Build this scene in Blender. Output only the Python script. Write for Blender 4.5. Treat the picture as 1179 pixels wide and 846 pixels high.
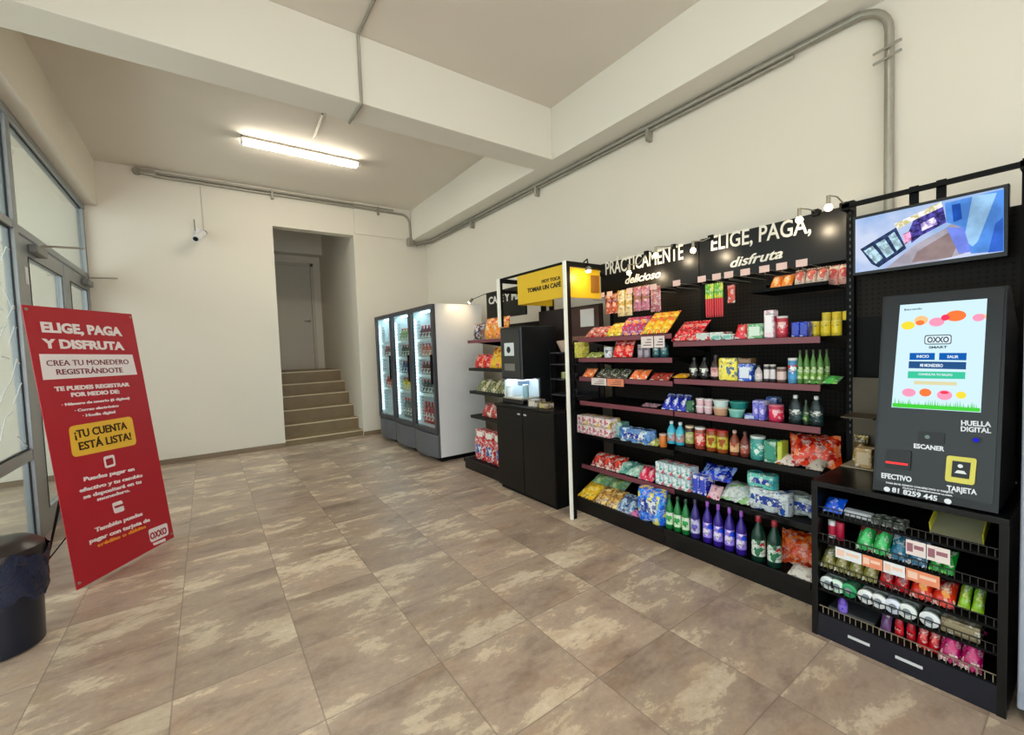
import bpy, bmesh, math, random
from mathutils import Vector, Matrix
random.seed(7)
for o in list(bpy.data.objects): bpy.data.objects.remove(o)
SC = bpy.context.scene
COL = SC.collection
# ------------------------------------------------------------------ camera
FPX, YAW, PITCH, ROLL, HC = 494.429, .616909, -.0459188, -.0360614, 1.45
IW, IH = 1179, 846
def cam_axes():
    cy, sy, cp, sp = math.cos(YAW), math.sin(YAW), math.cos(PITCH), math.sin(PITCH)
    F = Vector((sy*cp, cy*cp, sp)); r = Vector((cy, -sy, 0)); u = r.cross(F)
    c, s = math.cos(ROLL), math.sin(ROLL)
    return c*r + s*u, -s*r + c*u, F
CR, CU, CF = cam_axes()
CO = Vector((0, 0, HC))
cd = bpy.data.cameras.new('camera'); cam = bpy.data.objects.new('camera', cd); COL.objects.link(cam)
cd.sensor_fit = 'HORIZONTAL'; cd.sensor_width = 36; cd.lens = FPX/IW*36; cd.clip_start = .05; cd.clip_end = 100
M = Matrix.Identity(4)
for i in range(3): M[i][0], M[i][1], M[i][2], M[i][3] = CR[i], CU[i], -CF[i], CO[i]
cam.matrix_world = M
SC.camera = cam
# ------------------------------------------------------------------ world and exposure
w = bpy.data.worlds.new('world'); SC.world = w; w.use_nodes = True
w.node_tree.nodes['Background'].inputs[0].default_value = (.92, .95, .97, 1)
w.node_tree.nodes['Background'].inputs[1].default_value = 3.4
vs = SC.view_settings; vs.view_transform = 'Standard'; vs.look = 'None'; vs.gamma = 1; vs.use_curve_mapping = False
vs.exposure = 0.14
TUBE_BACK, FILL_FRONT, SPOT, FRIDGE_E = 38, 14, 3.5, 16.0

def ray(u, v): return CR*((u-IW/2)/FPX) - CU*((v-IH/2)/FPX) + CF
def onp(u, v, P0, n):
    d = ray(u, v); return CO + d*((P0-CO).dot(n)/d.dot(n))
def on(u, v, ax, val):
    d = ray(u, v); return CO + d*((val-CO[ax])/d[ax])
def Y(px, x, z):
    # depth along the shelf front line (plane x, height z) seen at column px
    a, b = -3.0, 9.0
    for _ in range(50):
        m = (a+b)/2; q = Vector((x, m, z))-CO
        if q.dot(CF) <= .01 or IW/2+FPX*q.dot(CR)/q.dot(CF) > px: a = m
        else: b = m
    return (a+b)/2
# ------------------------------------------------------------------ materials
MC = {}
def lin(c): return tuple((x/255/12.92 if x/255 <= .04045 else ((x/255+.055)/1.055)**2.4) for x in c)
def base_mat(name):
    m = bpy.data.materials.new(name); m.use_nodes = True
    return m, m.node_tree, m.node_tree.nodes['Principled BSDF']
def mat(name, c, rough=.5, metal=0, noise=.04, scale=8, bump=0, spec=None):
    if name in MC: return MC[name]
    m, t, b = base_mat(name); c = lin(c)
    n = t.nodes.new('ShaderNodeTexNoise'); n.inputs['Scale'].default_value = scale; n.inputs['Detail'].default_value = 5
    tc = t.nodes.new('ShaderNodeTexCoord'); t.links.new(tc.outputs['Object'], n.inputs['Vector'])
    r = t.nodes.new('ShaderNodeMix'); r.data_type = 'RGBA'
    r.inputs[6].default_value = (*[x*(1-noise) for x in c], 1); r.inputs[7].default_value = (*[min(1, x*(1+noise)) for x in c], 1)
    t.links.new(n.outputs[0], r.inputs[0]); t.links.new(r.outputs[2], b.inputs['Base Color'])
    b.inputs['Roughness'].default_value = rough; b.inputs['Metallic'].default_value = metal
    if spec is not None: b.inputs['Specular IOR Level'].default_value = spec
    if bump:
        bp = t.nodes.new('ShaderNodeBump'); bp.inputs['Strength'].default_value = bump; bp.inputs['Distance'].default_value = .01
        n2 = t.nodes.new('ShaderNodeTexNoise'); n2.inputs['Scale'].default_value = scale*6; n2.inputs['Detail'].default_value = 6
        t.links.new(tc.outputs['Object'], n2.inputs['Vector'])
        t.links.new(n2.outputs[0], bp.inputs['Height']); t.links.new(bp.outputs[0], b.inputs['Normal'])
    MC[name] = m; return m
def emat(name, c, s):
    if name in MC: return MC[name]
    m, t, b = base_mat(name); t.nodes.remove(b)
    e = t.nodes.new('ShaderNodeEmission'); e.inputs[0].default_value = (*lin(c), 1); e.inputs[1].default_value = s
    t.links.new(e.outputs[0], t.nodes['Material Output'].inputs[0]); MC[name] = m; return m
def glass_mat(name, tint=(235, 242, 240), refl=.08, rough=.02):
    if name in MC: return MC[name]
    m, t, b = base_mat(name); t.nodes.remove(b)
    tr = t.nodes.new('ShaderNodeBsdfTransparent'); tr.inputs[0].default_value = (*lin(tint), 1)
    g = t.nodes.new('ShaderNodeBsdfGlossy'); g.inputs['Roughness'].default_value = rough
    fr = t.nodes.new('ShaderNodeLayerWeight'); fr.inputs[0].default_value = .5
    pw = t.nodes.new('ShaderNodeMath'); pw.operation = 'POWER'; pw.inputs[1].default_value = 4.5; t.links.new(fr.outputs['Facing'], pw.inputs[0])
    ad = t.nodes.new('ShaderNodeMath'); ad.operation = 'MULTIPLY_ADD'; ad.inputs[1].default_value = .7; ad.inputs[2].default_value = .03; t.links.new(pw.outputs[0], ad.inputs[0])
    mx = t.nodes.new('ShaderNodeMixShader')
    t.links.new(ad.outputs[0], mx.inputs[0]); t.links.new(tr.outputs[0], mx.inputs[1]); t.links.new(g.outputs[0], mx.inputs[2])
    t.links.new(mx.outputs[0], t.nodes['Material Output'].inputs[0]); MC[name] = m; return m
def vivid(c):
    l = sum(c)/3; return tuple(int(max(0, min(255, l+(x-l)*1.22))) for x in c)
def pack(c1, c2, c3=None, rough=.24, scale=24):
    """printed packaging: three inks in blotches and bands"""
    c3 = c3 or c1; c1, c2, c3 = vivid(c1), vivid(c2), vivid(c3); name = 'print_%02x%02x%02x_%02x%02x%02x_%02x%02x%02x' % (*c1, *c2, *c3)
    if name in MC: return MC[name]
    m, t, b = base_mat(name); N = t.nodes.new; L = t.links.new
    tc = N('ShaderNodeTexCoord')
    a = N('ShaderNodeTexVoronoi'); a.inputs['Scale'].default_value = scale*1.4; L(tc.outputs['Object'], a.inputs['Vector'])
    n = N('ShaderNodeTexNoise'); n.inputs['Scale'].default_value = scale; n.inputs['Detail'].default_value = 2; L(tc.outputs['Object'], n.inputs['Vector'])
    sx = N('ShaderNodeSeparateColor'); L(a.outputs['Color'], sx.inputs[0])
    g1 = N('ShaderNodeMath'); g1.operation = 'GREATER_THAN'; g1.inputs[1].default_value = .54; L(n.outputs[0], g1.inputs[0])
    g2 = N('ShaderNodeMath'); g2.operation = 'GREATER_THAN'; g2.inputs[1].default_value = .74; L(sx.outputs[0], g2.inputs[0])
    x1 = N('ShaderNodeMix'); x1.data_type = 'RGBA'; x1.inputs[6].default_value = (*lin(c1), 1); x1.inputs[7].default_value = (*lin(c2), 1); L(g1.outputs[0], x1.inputs[0])
    x2 = N('ShaderNodeMix'); x2.data_type = 'RGBA'; x2.inputs[7].default_value = (*lin(c3), 1); L(x1.outputs[2], x2.inputs[6]); L(g2.outputs[0], x2.inputs[0])
    # small print: rows of short dashes that come and go
    sp = N('ShaderNodeSeparateXYZ'); L(tc.outputs['Object'], sp.inputs[0]); cb = N('ShaderNodeCombineXYZ'); L(sp.outputs[1], cb.inputs[0]); L(sp.outputs[2], cb.inputs[1])
    bk = N('ShaderNodeTexBrick'); bk.inputs['Scale'].default_value = 22; bk.inputs['Mortar Size'].default_value = .02; bk.inputs['Brick Width'].default_value = .35; bk.inputs['Row Height'].default_value = .2
    bk.inputs['Color1'].default_value = (1, 1, 1, 1); bk.inputs['Color2'].default_value = (0, 0, 0, 1); bk.inputs['Mortar'].default_value = (0, 0, 0, 1); L(cb.outputs[0], bk.inputs['Vector'])
    n3 = N('ShaderNodeTexNoise'); n3.inputs['Scale'].default_value = 30; L(tc.outputs['Object'], n3.inputs['Vector'])
    g3 = N('ShaderNodeMath'); g3.operation = 'GREATER_THAN'; g3.inputs[1].default_value = .52; L(n3.outputs[0], g3.inputs[0])
    k3 = N('ShaderNodeMath'); k3.operation = 'MULTIPLY'; L(bk.outputs['Color'], k3.inputs[0]); L(g3.outputs[0], k3.inputs[1])
    k4 = N('ShaderNodeMath'); k4.operation = 'MULTIPLY'; k4.inputs[1].default_value = .7; L(k3.outputs[0], k4.inputs[0])
    lum = sum(c1)/3; ink = (238, 236, 228) if lum < 150 else (60, 40, 50)
    x3 = N('ShaderNodeMix'); x3.data_type = 'RGBA'; L(k4.outputs[0], x3.inputs[0]); L(x2.outputs[2], x3.inputs[6]); x3.inputs[7].default_value = (*lin(ink), 1)
    bp = N('ShaderNodeBump'); bp.inputs['Strength'].default_value = .35; bp.inputs['Distance'].default_value = .01
    n4 = N('ShaderNodeTexNoise'); n4.inputs['Scale'].default_value = 34; n4.inputs['Detail'].default_value = 3; L(tc.outputs['Object'], n4.inputs['Vector']); L(n4.outputs[0], bp.inputs['Height']); L(bp.outputs[0], b.inputs['Normal'])
    L(x3.outputs[2], b.inputs['Base Color']); b.inputs['Roughness'].default_value = rough
    MC[name] = m; return m
def plastic(c, rough=.3): return mat('plastic_%02x%02x%02x' % tuple(c), c, rough)

def tile_floor():
    m, t, b = base_mat('slate_floor_tile'); N = t.nodes.new; L = t.links.new
    tc = N('ShaderNodeTexCoord'); sp = N('ShaderNodeSeparateXYZ'); L(tc.outputs['Object'], sp.inputs[0])
    def mth(op, a, bb=None, c=None):
        n = N('ShaderNodeMath'); n.operation = op
        for i, v in enumerate((a, bb, c)):
            if v is None: continue
            if isinstance(v, (int, float)): n.inputs[i].default_value = v
            else: L(v, n.inputs[i])
        return n.outputs[0]
    gx = mth('DIVIDE', mth('SUBTRACT', sp.outputs[0], .305), .505)
    gy = mth('DIVIDE', mth('SUBTRACT', sp.outputs[1], .77), .513)
    fx, fy = mth('FLOOR', gx), mth('FLOOR', gy)
    cb = N('ShaderNodeCombineXYZ'); L(fx, cb.inputs[0]); L(fy, cb.inputs[1])
    wn = N('ShaderNodeTexWhiteNoise'); L(cb.outputs[0], wn.inputs[0])
    # streaks running diagonally, shifted for every tile
    mp = N('ShaderNodeMapping'); mp.inputs['Rotation'].default_value = (0, 0, math.radians(24)); mp.inputs['Scale'].default_value = (1.15, 2.5, 1)
    L(tc.outputs['Object'], mp.inputs[0])
    vm = N('ShaderNodeVectorMath'); vm.operation = 'MULTIPLY_ADD'; vm.inputs[1].default_value = (9, 9, 9)
    L(wn.outputs['Color'], vm.inputs[0]); L(mp.outputs[0], vm.inputs[2])
    n1 = N('ShaderNodeTexNoise'); n1.inputs['Scale'].default_value = 1.5; n1.inputs['Detail'].default_value = 12; n1.inputs['Roughness'].default_value = .72; n1.inputs['Distortion'].default_value = .12
    L(vm.outputs[0], n1.inputs['Vector'])
    cr = N('ShaderNodeValToRGB'); e = cr.color_ramp.elements
    e[0].position = .30; e[0].color = (*lin((134, 114, 100)), 1); e[1].position = .75; e[1].color = (*lin((238, 224, 202)), 1)
    for p, c in ((.40, (157, 137, 122)), (.46, (172, 152, 136)), (.535, (180, 160, 142)), (.565, (208, 190, 166)), (.63, (216, 200, 178))):
        q = e.new(p); q.color = (*lin(c), 1)
    L(n1.outputs[0], cr.inputs[0])
    n2 = N('ShaderNodeTexNoise'); n2.inputs['Scale'].default_value = 3.2; n2.inputs['Detail'].default_value = 3; L(vm.outputs[0], n2.inputs['Vector'])
    wr = N('ShaderNodeValToRGB'); wr.color_ramp.elements[0].position = .52; wr.color_ramp.elements[0].color = (0, 0, 0, 1); wr.color_ramp.elements[1].position = .72; wr.color_ramp.elements[1].color = (.4, .4, .4, 1)
    L(n2.outputs[0], wr.inputs[0])
    mx = N('ShaderNodeMix'); mx.data_type = 'RGBA'; L(wr.outputs[0], mx.inputs[0]); L(cr.outputs[0], mx.inputs[6]); mx.inputs[7].default_value = (*lin((178, 146, 116)), 1)
    n5 = N('ShaderNodeTexNoise'); n5.inputs['Scale'].default_value = 38; n5.inputs['Detail'].default_value = 6; n5.inputs['Roughness'].default_value = .8; L(tc.outputs['Object'], n5.inputs['Vector'])
    gr = N('ShaderNodeMix'); gr.data_type = 'RGBA'; gr.blend_type = 'MULTIPLY'; gr.inputs[0].default_value = 1; L(mx.outputs[2], gr.inputs[6])
    gv = mth('MULTIPLY_ADD', n5.outputs[0], .55, .725); gc = N('ShaderNodeCombineColor'); [L(gv, gc.inputs[k]) for k in range(3)]; L(gc.outputs[0], gr.inputs[7])
    hs = N('ShaderNodeHueSaturation'); L(gr.outputs[2], hs.inputs['Color'])
    L(mth('MULTIPLY_ADD', wn.outputs['Value'], .26, .86), hs.inputs['Value'])
    # grout
    dx = mth('MULTIPLY', mth('SUBTRACT', .5, mth('ABSOLUTE', mth('SUBTRACT', mth('FRACT', gx), .5))), .505)
    dy = mth('MULTIPLY', mth('SUBTRACT', .5, mth('ABSOLUTE', mth('SUBTRACT', mth('FRACT', gy), .5))), .513)
    g = mth('LESS_THAN', mth('MINIMUM', dx, dy), .0028)
    m2 = N('ShaderNodeMix'); m2.data_type = 'RGBA'; L(mth('MULTIPLY', g, .55), m2.inputs[0]); L(hs.outputs[0], m2.inputs[6]); m2.inputs[7].default_value = (*lin((112, 99, 88)), 1)
    L(m2.outputs[2], b.inputs['Base Color'])
    L(mth('MULTIPLY_ADD', n1.outputs[0], .25, .2), b.inputs['Roughness'])
    bp = N('ShaderNodeBump'); bp.inputs['Strength'].default_value = .25; bp.inputs['Distance'].default_value = .006
    L(mth('SUBTRACT', n1.outputs[0], g), bp.inputs['Height']); L(bp.outputs[0], b.inputs['Normal'])
    return m

WALL = mat('painted_plaster', (220, 212, 198), .75, noise=.03, scale=1.3, bump=.12)
CEIL = mat('painted_concrete', (222, 213, 200), .8, noise=.04, scale=1.6, bump=.2)
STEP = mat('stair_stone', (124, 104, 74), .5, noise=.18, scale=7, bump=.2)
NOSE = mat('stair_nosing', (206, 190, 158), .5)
SKIRT = mat('skirting_tile', (128, 108, 86), .45, noise=.15, scale=5)
BLK = mat('black_powder_coat', (8, 8, 9), .6, spec=.16)
BLK2 = mat('black_gloss', (7, 7, 9), .3, spec=.35)
DRK = mat('charcoal_plastic', (58, 58, 62), .45)
ALU = mat('grey_aluminium', (150, 155, 158), .38, .55)
GAL = mat('galvanised_steel', (158, 154, 142), .4, .5, noise=.15, scale=20)
WHT = mat('white_enamel', (226, 226, 228), .35)
MAUVE = mat('mauve_price_rail', (122, 62, 72), .4)
RUB = mat('black_gasket', (18, 22, 34), .6)
GLS = glass_mat('clear_glass')
def pegboard():
    m, t, b = base_mat('black_perforated_board'); N = t.nodes.new; L = t.links.new
    tc = N('ShaderNodeTexCoord'); sp = N('ShaderNodeSeparateXYZ'); L(tc.outputs['Object'], sp.inputs[0])
    def f(o):
        a = N('ShaderNodeMath'); a.operation = 'MULTIPLY'; a.inputs[1].default_value = 38; L(o, a.inputs[0])
        c = N('ShaderNodeMath'); c.operation = 'FRACT'; L(a.outputs[0], c.inputs[0])
        d = N('ShaderNodeMath'); d.operation = 'SUBTRACT'; d.inputs[1].default_value = .5; L(c.outputs[0], d.inputs[0])
        e = N('ShaderNodeMath'); e.operation = 'MULTIPLY'; L(d.outputs[0], e.inputs[0]); L(d.outputs[0], e.inputs[1]); return e.outputs[0]
    s = N('ShaderNodeMath'); s.operation = 'ADD'; L(f(sp.outputs[1]), s.inputs[0]); L(f(sp.outputs[2]), s.inputs[1])
    g = N('ShaderNodeMath'); g.operation = 'LESS_THAN'; g.inputs[1].default_value = .06; L(s.outputs[0], g.inputs[0])
    x = N('ShaderNodeMix'); x.data_type = 'RGBA'; L(g.outputs[0], x.inputs[0]); x.inputs[6].default_value = (*lin((30, 22, 15)), 1); x.inputs[7].default_value = (*lin((2, 2, 2)), 1)
    L(x.outputs[2], b.inputs['Base Color']); b.inputs['Roughness'].default_value = .6; b.inputs['Specular IOR Level'].default_value = .2; return m
PEG = pegboard()
# ------------------------------------------------------------------ mesh helpers
FRAME = {}   # world matrix of every thing, so that parts can be written in world coordinates
class MB:
    def __init__(s): s.b = bmesh.new()
    def box(s, a, b, bev=0, mi=0):
        lo = [min(a[i], b[i]) for i in range(3)]; hi = [max(a[i], b[i]) for i in range(3)]
        r = bmesh.ops.create_cube(s.b, size=1)
        for v in r['verts']: v.co = Vector([(lo[i]+hi[i])/2 + v.co[i]*(hi[i]-lo[i]) for i in range(3)])
        if bev:
            es = list({e for v in r['verts'] for e in v.link_edges})
            bmesh.ops.bevel(s.b, geom=es, offset=min(bev, .45*min(hi[i]-lo[i] for i in range(3))), segments=2, affect='EDGES', profile=.5)
        return s
    def obox(s, c, ax, ay, az, bev=0):
        """box with half-axis vectors"""
        r = bmesh.ops.create_cube(s.b, size=2); c = Vector(c)
        for v in r['verts']: v.co = c + ax*v.co[0] + ay*v.co[1] + az*v.co[2]
        if bev:
            es = list({e for v in r['verts'] for e in v.link_edges})
            bmesh.ops.bevel(s.b, geom=es, offset=bev, segments=2, affect='EDGES', profile=.5)
        return s
    def lathe(s, prof, c=(0, 0, 0), n=20, axis='Z', sy=1):
        c = Vector(c); rings = []
        for r, z in prof:
            ring = []
            for k in range(n):
                a = 2*math.pi*k/n; p = (r*math.cos(a), sy*r*math.sin(a), z)
                if axis == 'X': p = (p[2], p[0], p[1])
                if axis == 'Y': p = (p[0], p[2], p[1])
                ring.append(s.b.verts.new(c+Vector(p)))
            rings.append(ring)
        for A, B in zip(rings, rings[1:]):
            for k in range(n): s.b.faces.new((A[k], A[(k+1) % n], B[(k+1) % n], B[k]))
        s.b.faces.new(rings[0][::-1]); s.b.faces.new(rings[-1]); return s
    def tube(s, pts, r, n=10):
        pts = [Vector(p) for p in pts]; rings = []; ref = None
        for i, p in enumerate(pts):
            d = ((pts[i+1]-p).normalized() if i < len(pts)-1 else Vector()) + ((p-pts[i-1]).normalized() if i else Vector())
            d.normalize()
            if ref is None: ref = Vector((0, 0, 1)) if abs(d.z) < .9 else Vector((1, 0, 0))
            a = d.cross(ref).normalized(); b = a.cross(d).normalized(); ref = b
            rings.append([s.b.verts.new(p + a*math.cos(2*math.pi*k/n)*r + b*math.sin(2*math.pi*k/n)*r) for k in range(n)])
        for A, B in zip(rings, rings[1:]):
            for k in range(n): s.b.faces.new((A[k], A[(k+1) % n], B[(k+1) % n], B[k]))
        s.b.faces.new(rings[0][::-1]); s.b.faces.new(rings[-1]); return s
    def prism(s, poly, d):
        """closed outline (world points) extruded by vector d"""
        d = Vector(d); A = [s.b.verts.new(Vector(p)) for p in poly]; B = [s.b.verts.new(Vector(p)+d) for p in poly]; n = len(A)
        s.b.faces.new(A); s.b.faces.new(B[::-1])
        for k in range(n): s.b.faces.new((A[k], B[k], B[(k+1) % n], A[(k+1) % n]))
        return s
    def xform(s, m):
        for v in s.b.verts: v.co = m @ v.co
        return s
    def build(s, name, m, parent=None, smooth=False, world=True):
        bmesh.ops.recalc_face_normals(s.b, faces=s.b.faces)
        if parent is not None and world:
            inv = FRAME[parent].inverted()
            for v in s.b.verts: v.co = inv @ v.co
        me = bpy.data.meshes.new(name); s.b.to_mesh(me); s.b.free()
        me.materials.append(m)
        if smooth:
            for p in me.polygons: p.use_smooth = True
            me.set_sharp_from_angle(angle=math.radians(38))
        o = bpy.data.objects.new(name, me); COL.objects.link(o)
        if parent is not None:
            o.parent = parent; FRAME[o] = FRAME[parent]
        else: FRAME[o] = Matrix.Identity(4)
        return o
def tag(o, label, cat, group=None):
    o['label'] = label; o['category'] = cat
    if group: o['group'] = group
    return o
def thing(name, label, cat, loc=(0, 0, 0), rz=0, group=None):
    o = bpy.data.objects.new(name, None); COL.objects.link(o); o.empty_display_size = .05
    o.location = loc; o.rotation_euler = (0, 0, rz); tag(o, label, cat, group)
    FRAME[o] = Matrix.Translation(Vector(loc)) @ Matrix.Rotation(rz, 4, 'Z'); return o
def struct(name, mb, m, parent=None, **k):
    o = mb.build(name, m, parent, **k)
    if parent is None: o['kind'] = 'structure'
    return o
def dup(root, loc, rz=0, label=None, group=None):
    r = root.copy(); COL.objects.link(r); r.location = loc; r.rotation_euler = (0, 0, rz)
    if label: r['label'] = label
    if group: r['group'] = group
    for ch in list(root.children):
        c = ch.copy(); COL.objects.link(c); c.parent = r
        for g in list(ch.children):
            d = g.copy(); COL.objects.link(d); d.parent = c
    return r
TXT = {}
def text_bm(s, bold=.0, shear=0):
    key = (s, bold, shear)
    if key not in TXT:
        cu = bpy.data.curves.new('lettering', 'FONT'); cu.body = s; cu.offset = bold; cu.shear = shear; cu.resolution_u = 3; cu.extrude = .004
        o = bpy.data.objects.new('lettering', cu); COL.objects.link(o)
        dg = bpy.context.evaluated_depsgraph_get(); me = bpy.data.meshes.new_from_object(o.evaluated_get(dg))
        bpy.data.objects.remove(o); TXT[key] = me
    return TXT[key]
def add_text(mb, s, P, right, up, width, height, bold=.02, shear=0, depth=.0015):
    """letters with their lower left corner at P, fitted to width x height (cap height)"""
    me = text_bm(s, bold, shear); cap = .73
    xs = [v.co.x for v in me.vertices]; x0, x1 = min(xs), max(xs)
    nrm = right.cross(up).normalized(); vs_ = []
    for v in me.vertices:
        vs_.append(mb.b.verts.new(P + right*((v.co.x-x0)/(x1-x0)*width) + up*(v.co.y/cap*height) + nrm*(v.co.z/.004*depth)))
    for p in me.polygons:
        try: mb.b.faces.new([vs_[i] for i in p.vertices])
        except ValueError: pass
    return mb
class Plane:
    """a flat face of some object, addressed through where it shows in the photograph"""
    def __init__(s, P0, n, up): s.P0 = Vector(P0); s.n = Vector(n).normalized(); s.up = Vector(up).normalized(); s.right = s.up.cross(s.n).normalized()
    def at(s, p, lift=0): return onp(p[0], p[1], s.P0, s.n) + s.n*lift
    def text(s, mb, t, a, b, hpx, bold=.02, shear=0, lift=.002):
        A, B = s.at(a, lift), s.at(b, lift); C = s.at((a[0], a[1]-hpx), lift)
        r = (B-A); wd = r.length; r.normalize(); u = s.n.cross(r).normalized()
        return add_text(mb, t, A, r, u, wd, abs((C-A).dot(u)), bold, shear)
    def line(s, name, m, par, *a, **k):
        mb = MB(); s.text(mb, *a, **k); return mb.build(name, m, par)
    def poly(s, mb, pts, lift=.001, th=.0015): return mb.prism([s.at(p, lift) for p in pts], s.n*th)
    def rpoly(s, mb, pts, lift=.001, th=.0015, rr=.18):
        P = [s.at(p, lift) for p in pts]; out = []
        for i, p in enumerate(P):
            a, b = P[i-1], P[(i+1) % len(P)]; L = rr*min((a-p).length, (b-p).length)
            A, B = p+(a-p).normalized()*L, p+(b-p).normalized()*L
            for k in range(5): t = k/4; out.append(A*(1-t)**2+p*2*t*(1-t)+B*t*t)
        return mb.prism(out, s.n*th)
    def disc(s, mb, c, rpx, lift=.001, th=.0015, ry=None, n=20):
        C = s.at(c, lift); a = (s.at((c[0]+rpx, c[1]), lift)-C); r = a.length; r2 = r*(ry or 1)
        return mb.prism([C + s.right*math.cos(2*math.pi*k/n)*r + s.up*math.sin(2*math.pi*k/n)*r2 for k in range(n)], s.n*th)
# ================================================================== STRUCTURE
XR, XL, YB, ZC = 3.52, -1.04, 7.65, 4.05
struct('floor', MB().box((-4.5, -3.2, -.1), (3.7, 7.75, 0)), tile_floor())
mb = MB()
mb.box((-4.5, YB, 0), (.95, YB+.18, 4.2)).box((2.18, YB, 0), (XR+.18, YB+.18, 4.2)).box((.95, YB, 3.48), (2.18, YB+.18, 4.2))
struct('wall_back', mb, WALL)
struct('trim_1', MB().box((2.2, YB-.025, 3.51), (XR-.3, YB-.001, ZC)), WALL)
struct('wall_right', MB().box((XR, -3.2, 0), (XR+.18, YB, 4.2)), WALL)
struct('wall_left', MB().box((-1.26, -3.2, 3.47), (XL, YB, 4.2)), WALL)
struct('ceiling', MB().box((-4.5, -3.2, ZC), (3.7, YB+.18, ZC+.15)), CEIL)
BM = mat('painted_beam', (226, 221, 208), .75, noise=.03, scale=1.3, bump=.12)
struct('trim_2', MB().box((XL, 3.63, 3.5), (3.22, 3.95, ZC), .006), BM)
struct('trim_3', MB().box((3.22, -3.2, 3.5), (XR, YB-.026, ZC), .006), BM)
mb = MB(); mb.box((-3.0, YB-.014, 0), (.95, YB-.001, .07)).box((2.18, YB-.014, 0), (XR-.01, YB-.001, .07))
struct('baseboard_back', mb, SKIRT)
# front wall with the wide street opening, and the side wall of the porch
mb = MB().box((-4.5, -3.4, 3.1), (3.7, -3.2, 4.2)).box((2.9, -3.4, 0), (3.7, -3.2, 3.1)).box((-1.35, -3.4, 0), (-1.05, -3.2, 3.1))
struct('wall_front', mb, WALL)
# stair alcove
mb = MB().box((.75, YB+.18, 0), (.95, 10.4, 4.2)).box((2.18, YB+.18, 0), (2.38, 10.4, 4.2))
struct('wall_alcove_side', mb, WALL)
struct('wall_alcove_back', MB().box((.75, 10.4, 1.135), (2.38, 10.6, 4.3)), WALL)
struct('ceiling_alcove', MB().box((.75, YB+.18, 4.2), (2.38, 10.6, 4.32)), CEIL)
struct('trim_4', MB().box((.95, 10.1, 3.62), (2.18, 10.4, 4.2)), BM)
NZ = [.10, .295, .51, .73, .925, 1.135]; TR = .27
mb = MB(); nb = MB()
for i, z in enumerate(NZ):
    y0 = YB+.03+TR*i; y1 = YB+.03+TR*(i+1) if i < 5 else 10.4
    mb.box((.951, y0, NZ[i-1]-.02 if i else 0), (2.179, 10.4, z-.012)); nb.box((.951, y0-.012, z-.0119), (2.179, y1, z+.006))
st = thing('staircase', 'short flight of six stone steps rising inside the alcove', 'stairs', (1.565, YB+.03, 0))
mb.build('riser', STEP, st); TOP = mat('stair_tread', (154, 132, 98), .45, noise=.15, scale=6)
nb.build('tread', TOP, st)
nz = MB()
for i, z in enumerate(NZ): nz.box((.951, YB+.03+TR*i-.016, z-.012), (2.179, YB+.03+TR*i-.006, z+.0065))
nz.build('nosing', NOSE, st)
# door at the top of the steps
DW = mat('door_paint', (196, 190, 176), .55)
d = struct('door_1', MB().box((1.06, 10.36, 1.14), (1.97, 10.398, 3.40), .004), DW)
f = MB().box((1.0, 10.34, 1.14), (1.06, 10.40, 3.46)).box((1.97, 10.34, 1.14), (2.03, 10.40, 3.46)).box((1.0, 10.34, 3.40), (2.03, 10.40, 3.46)).build('door_frame', DW, d)
MB().box((1.965, 10.357, 1.14), (1.972, 10.362, 3.4)).box((1.06, 10.357, 3.398), (1.97, 10.362, 3.404)).build('door_gap', mat('shadow_gap', (70, 62, 50), .8), d)
h = MB(); h.lathe([(.03, 0), (.03, .02)], (1.90, 10.33, 2.2), axis='Y'); h.tube([(1.90, 10.34, 2.2), (1.90, 10.29, 2.2), (1.79, 10.29, 2.2)], .011); h.build('door_handle', GAL, d, True)
# ------------------------------------------------------------------ glazed shopfront on the left
GX = -1.2
def bar(y0, y1, z0, z1, dx=.03): return ((GX-dx, y0, z0), (GX+dx, y1, z1))
win = struct('window_1', MB().box(*bar(4.99, 5.09, 0, 3.47, .035)).box(*bar(3.3, 3.38, 0, 3.47)).box(*bar(1.6, 1.68, 0, 3.47)).box(*bar(-.1, -.02, 0, 3.47)).box(*bar(-1.7, -1.62, 0, 3.47)).box(*bar(-3.2, -3.12, 0, 3.47))
    .box(*bar(-3.2, YB, 3.40, 3.47, .04)).box(*bar(-3.2, YB, 2.52, 2.58)).box(*bar(-3.2, 5.0, .70, .78)).box(*bar(-3.2, 5.0, 0, .07)).box(*bar(7.58, YB, 0, 3.42)), ALU)
ys = [-3.12, -1.66, -.06, 1.64, 3.34, 5.04]
for a, b in zip(ys, ys[1:]):
    for z0, z1 in ((.07, .70), (.78, 2.52), (2.58, 3.40)):
        MB().box((GX-.003, a+.04, z0), (GX+.003, b-.05, z1)).build('pane', GLS, win)
MB().box((GX-.003, 5.09, 2.58), (GX+.003, 7.58, 3.40)).build('pane', GLS, win)
g = MB()
for a, b in zip(ys, ys[1:]):
    for z0, z1 in ((.07, .70), (.78, 2.52), (2.58, 3.40)):
        for yy in (a+.04, b-.062): g.box((GX+.003, yy, z0), (GX+.012, yy+.012, z1))
        for zz in (z0, z1-.012): g.box((GX+.003, a+.04, zz), (GX+.012, b-.05, zz+.012))
for zz in (2.58, 3.388): g.box((GX+.003, 5.09, zz), (GX+.012, 7.58, zz+.012))
g.build('gasket', RUB, win)
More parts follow.
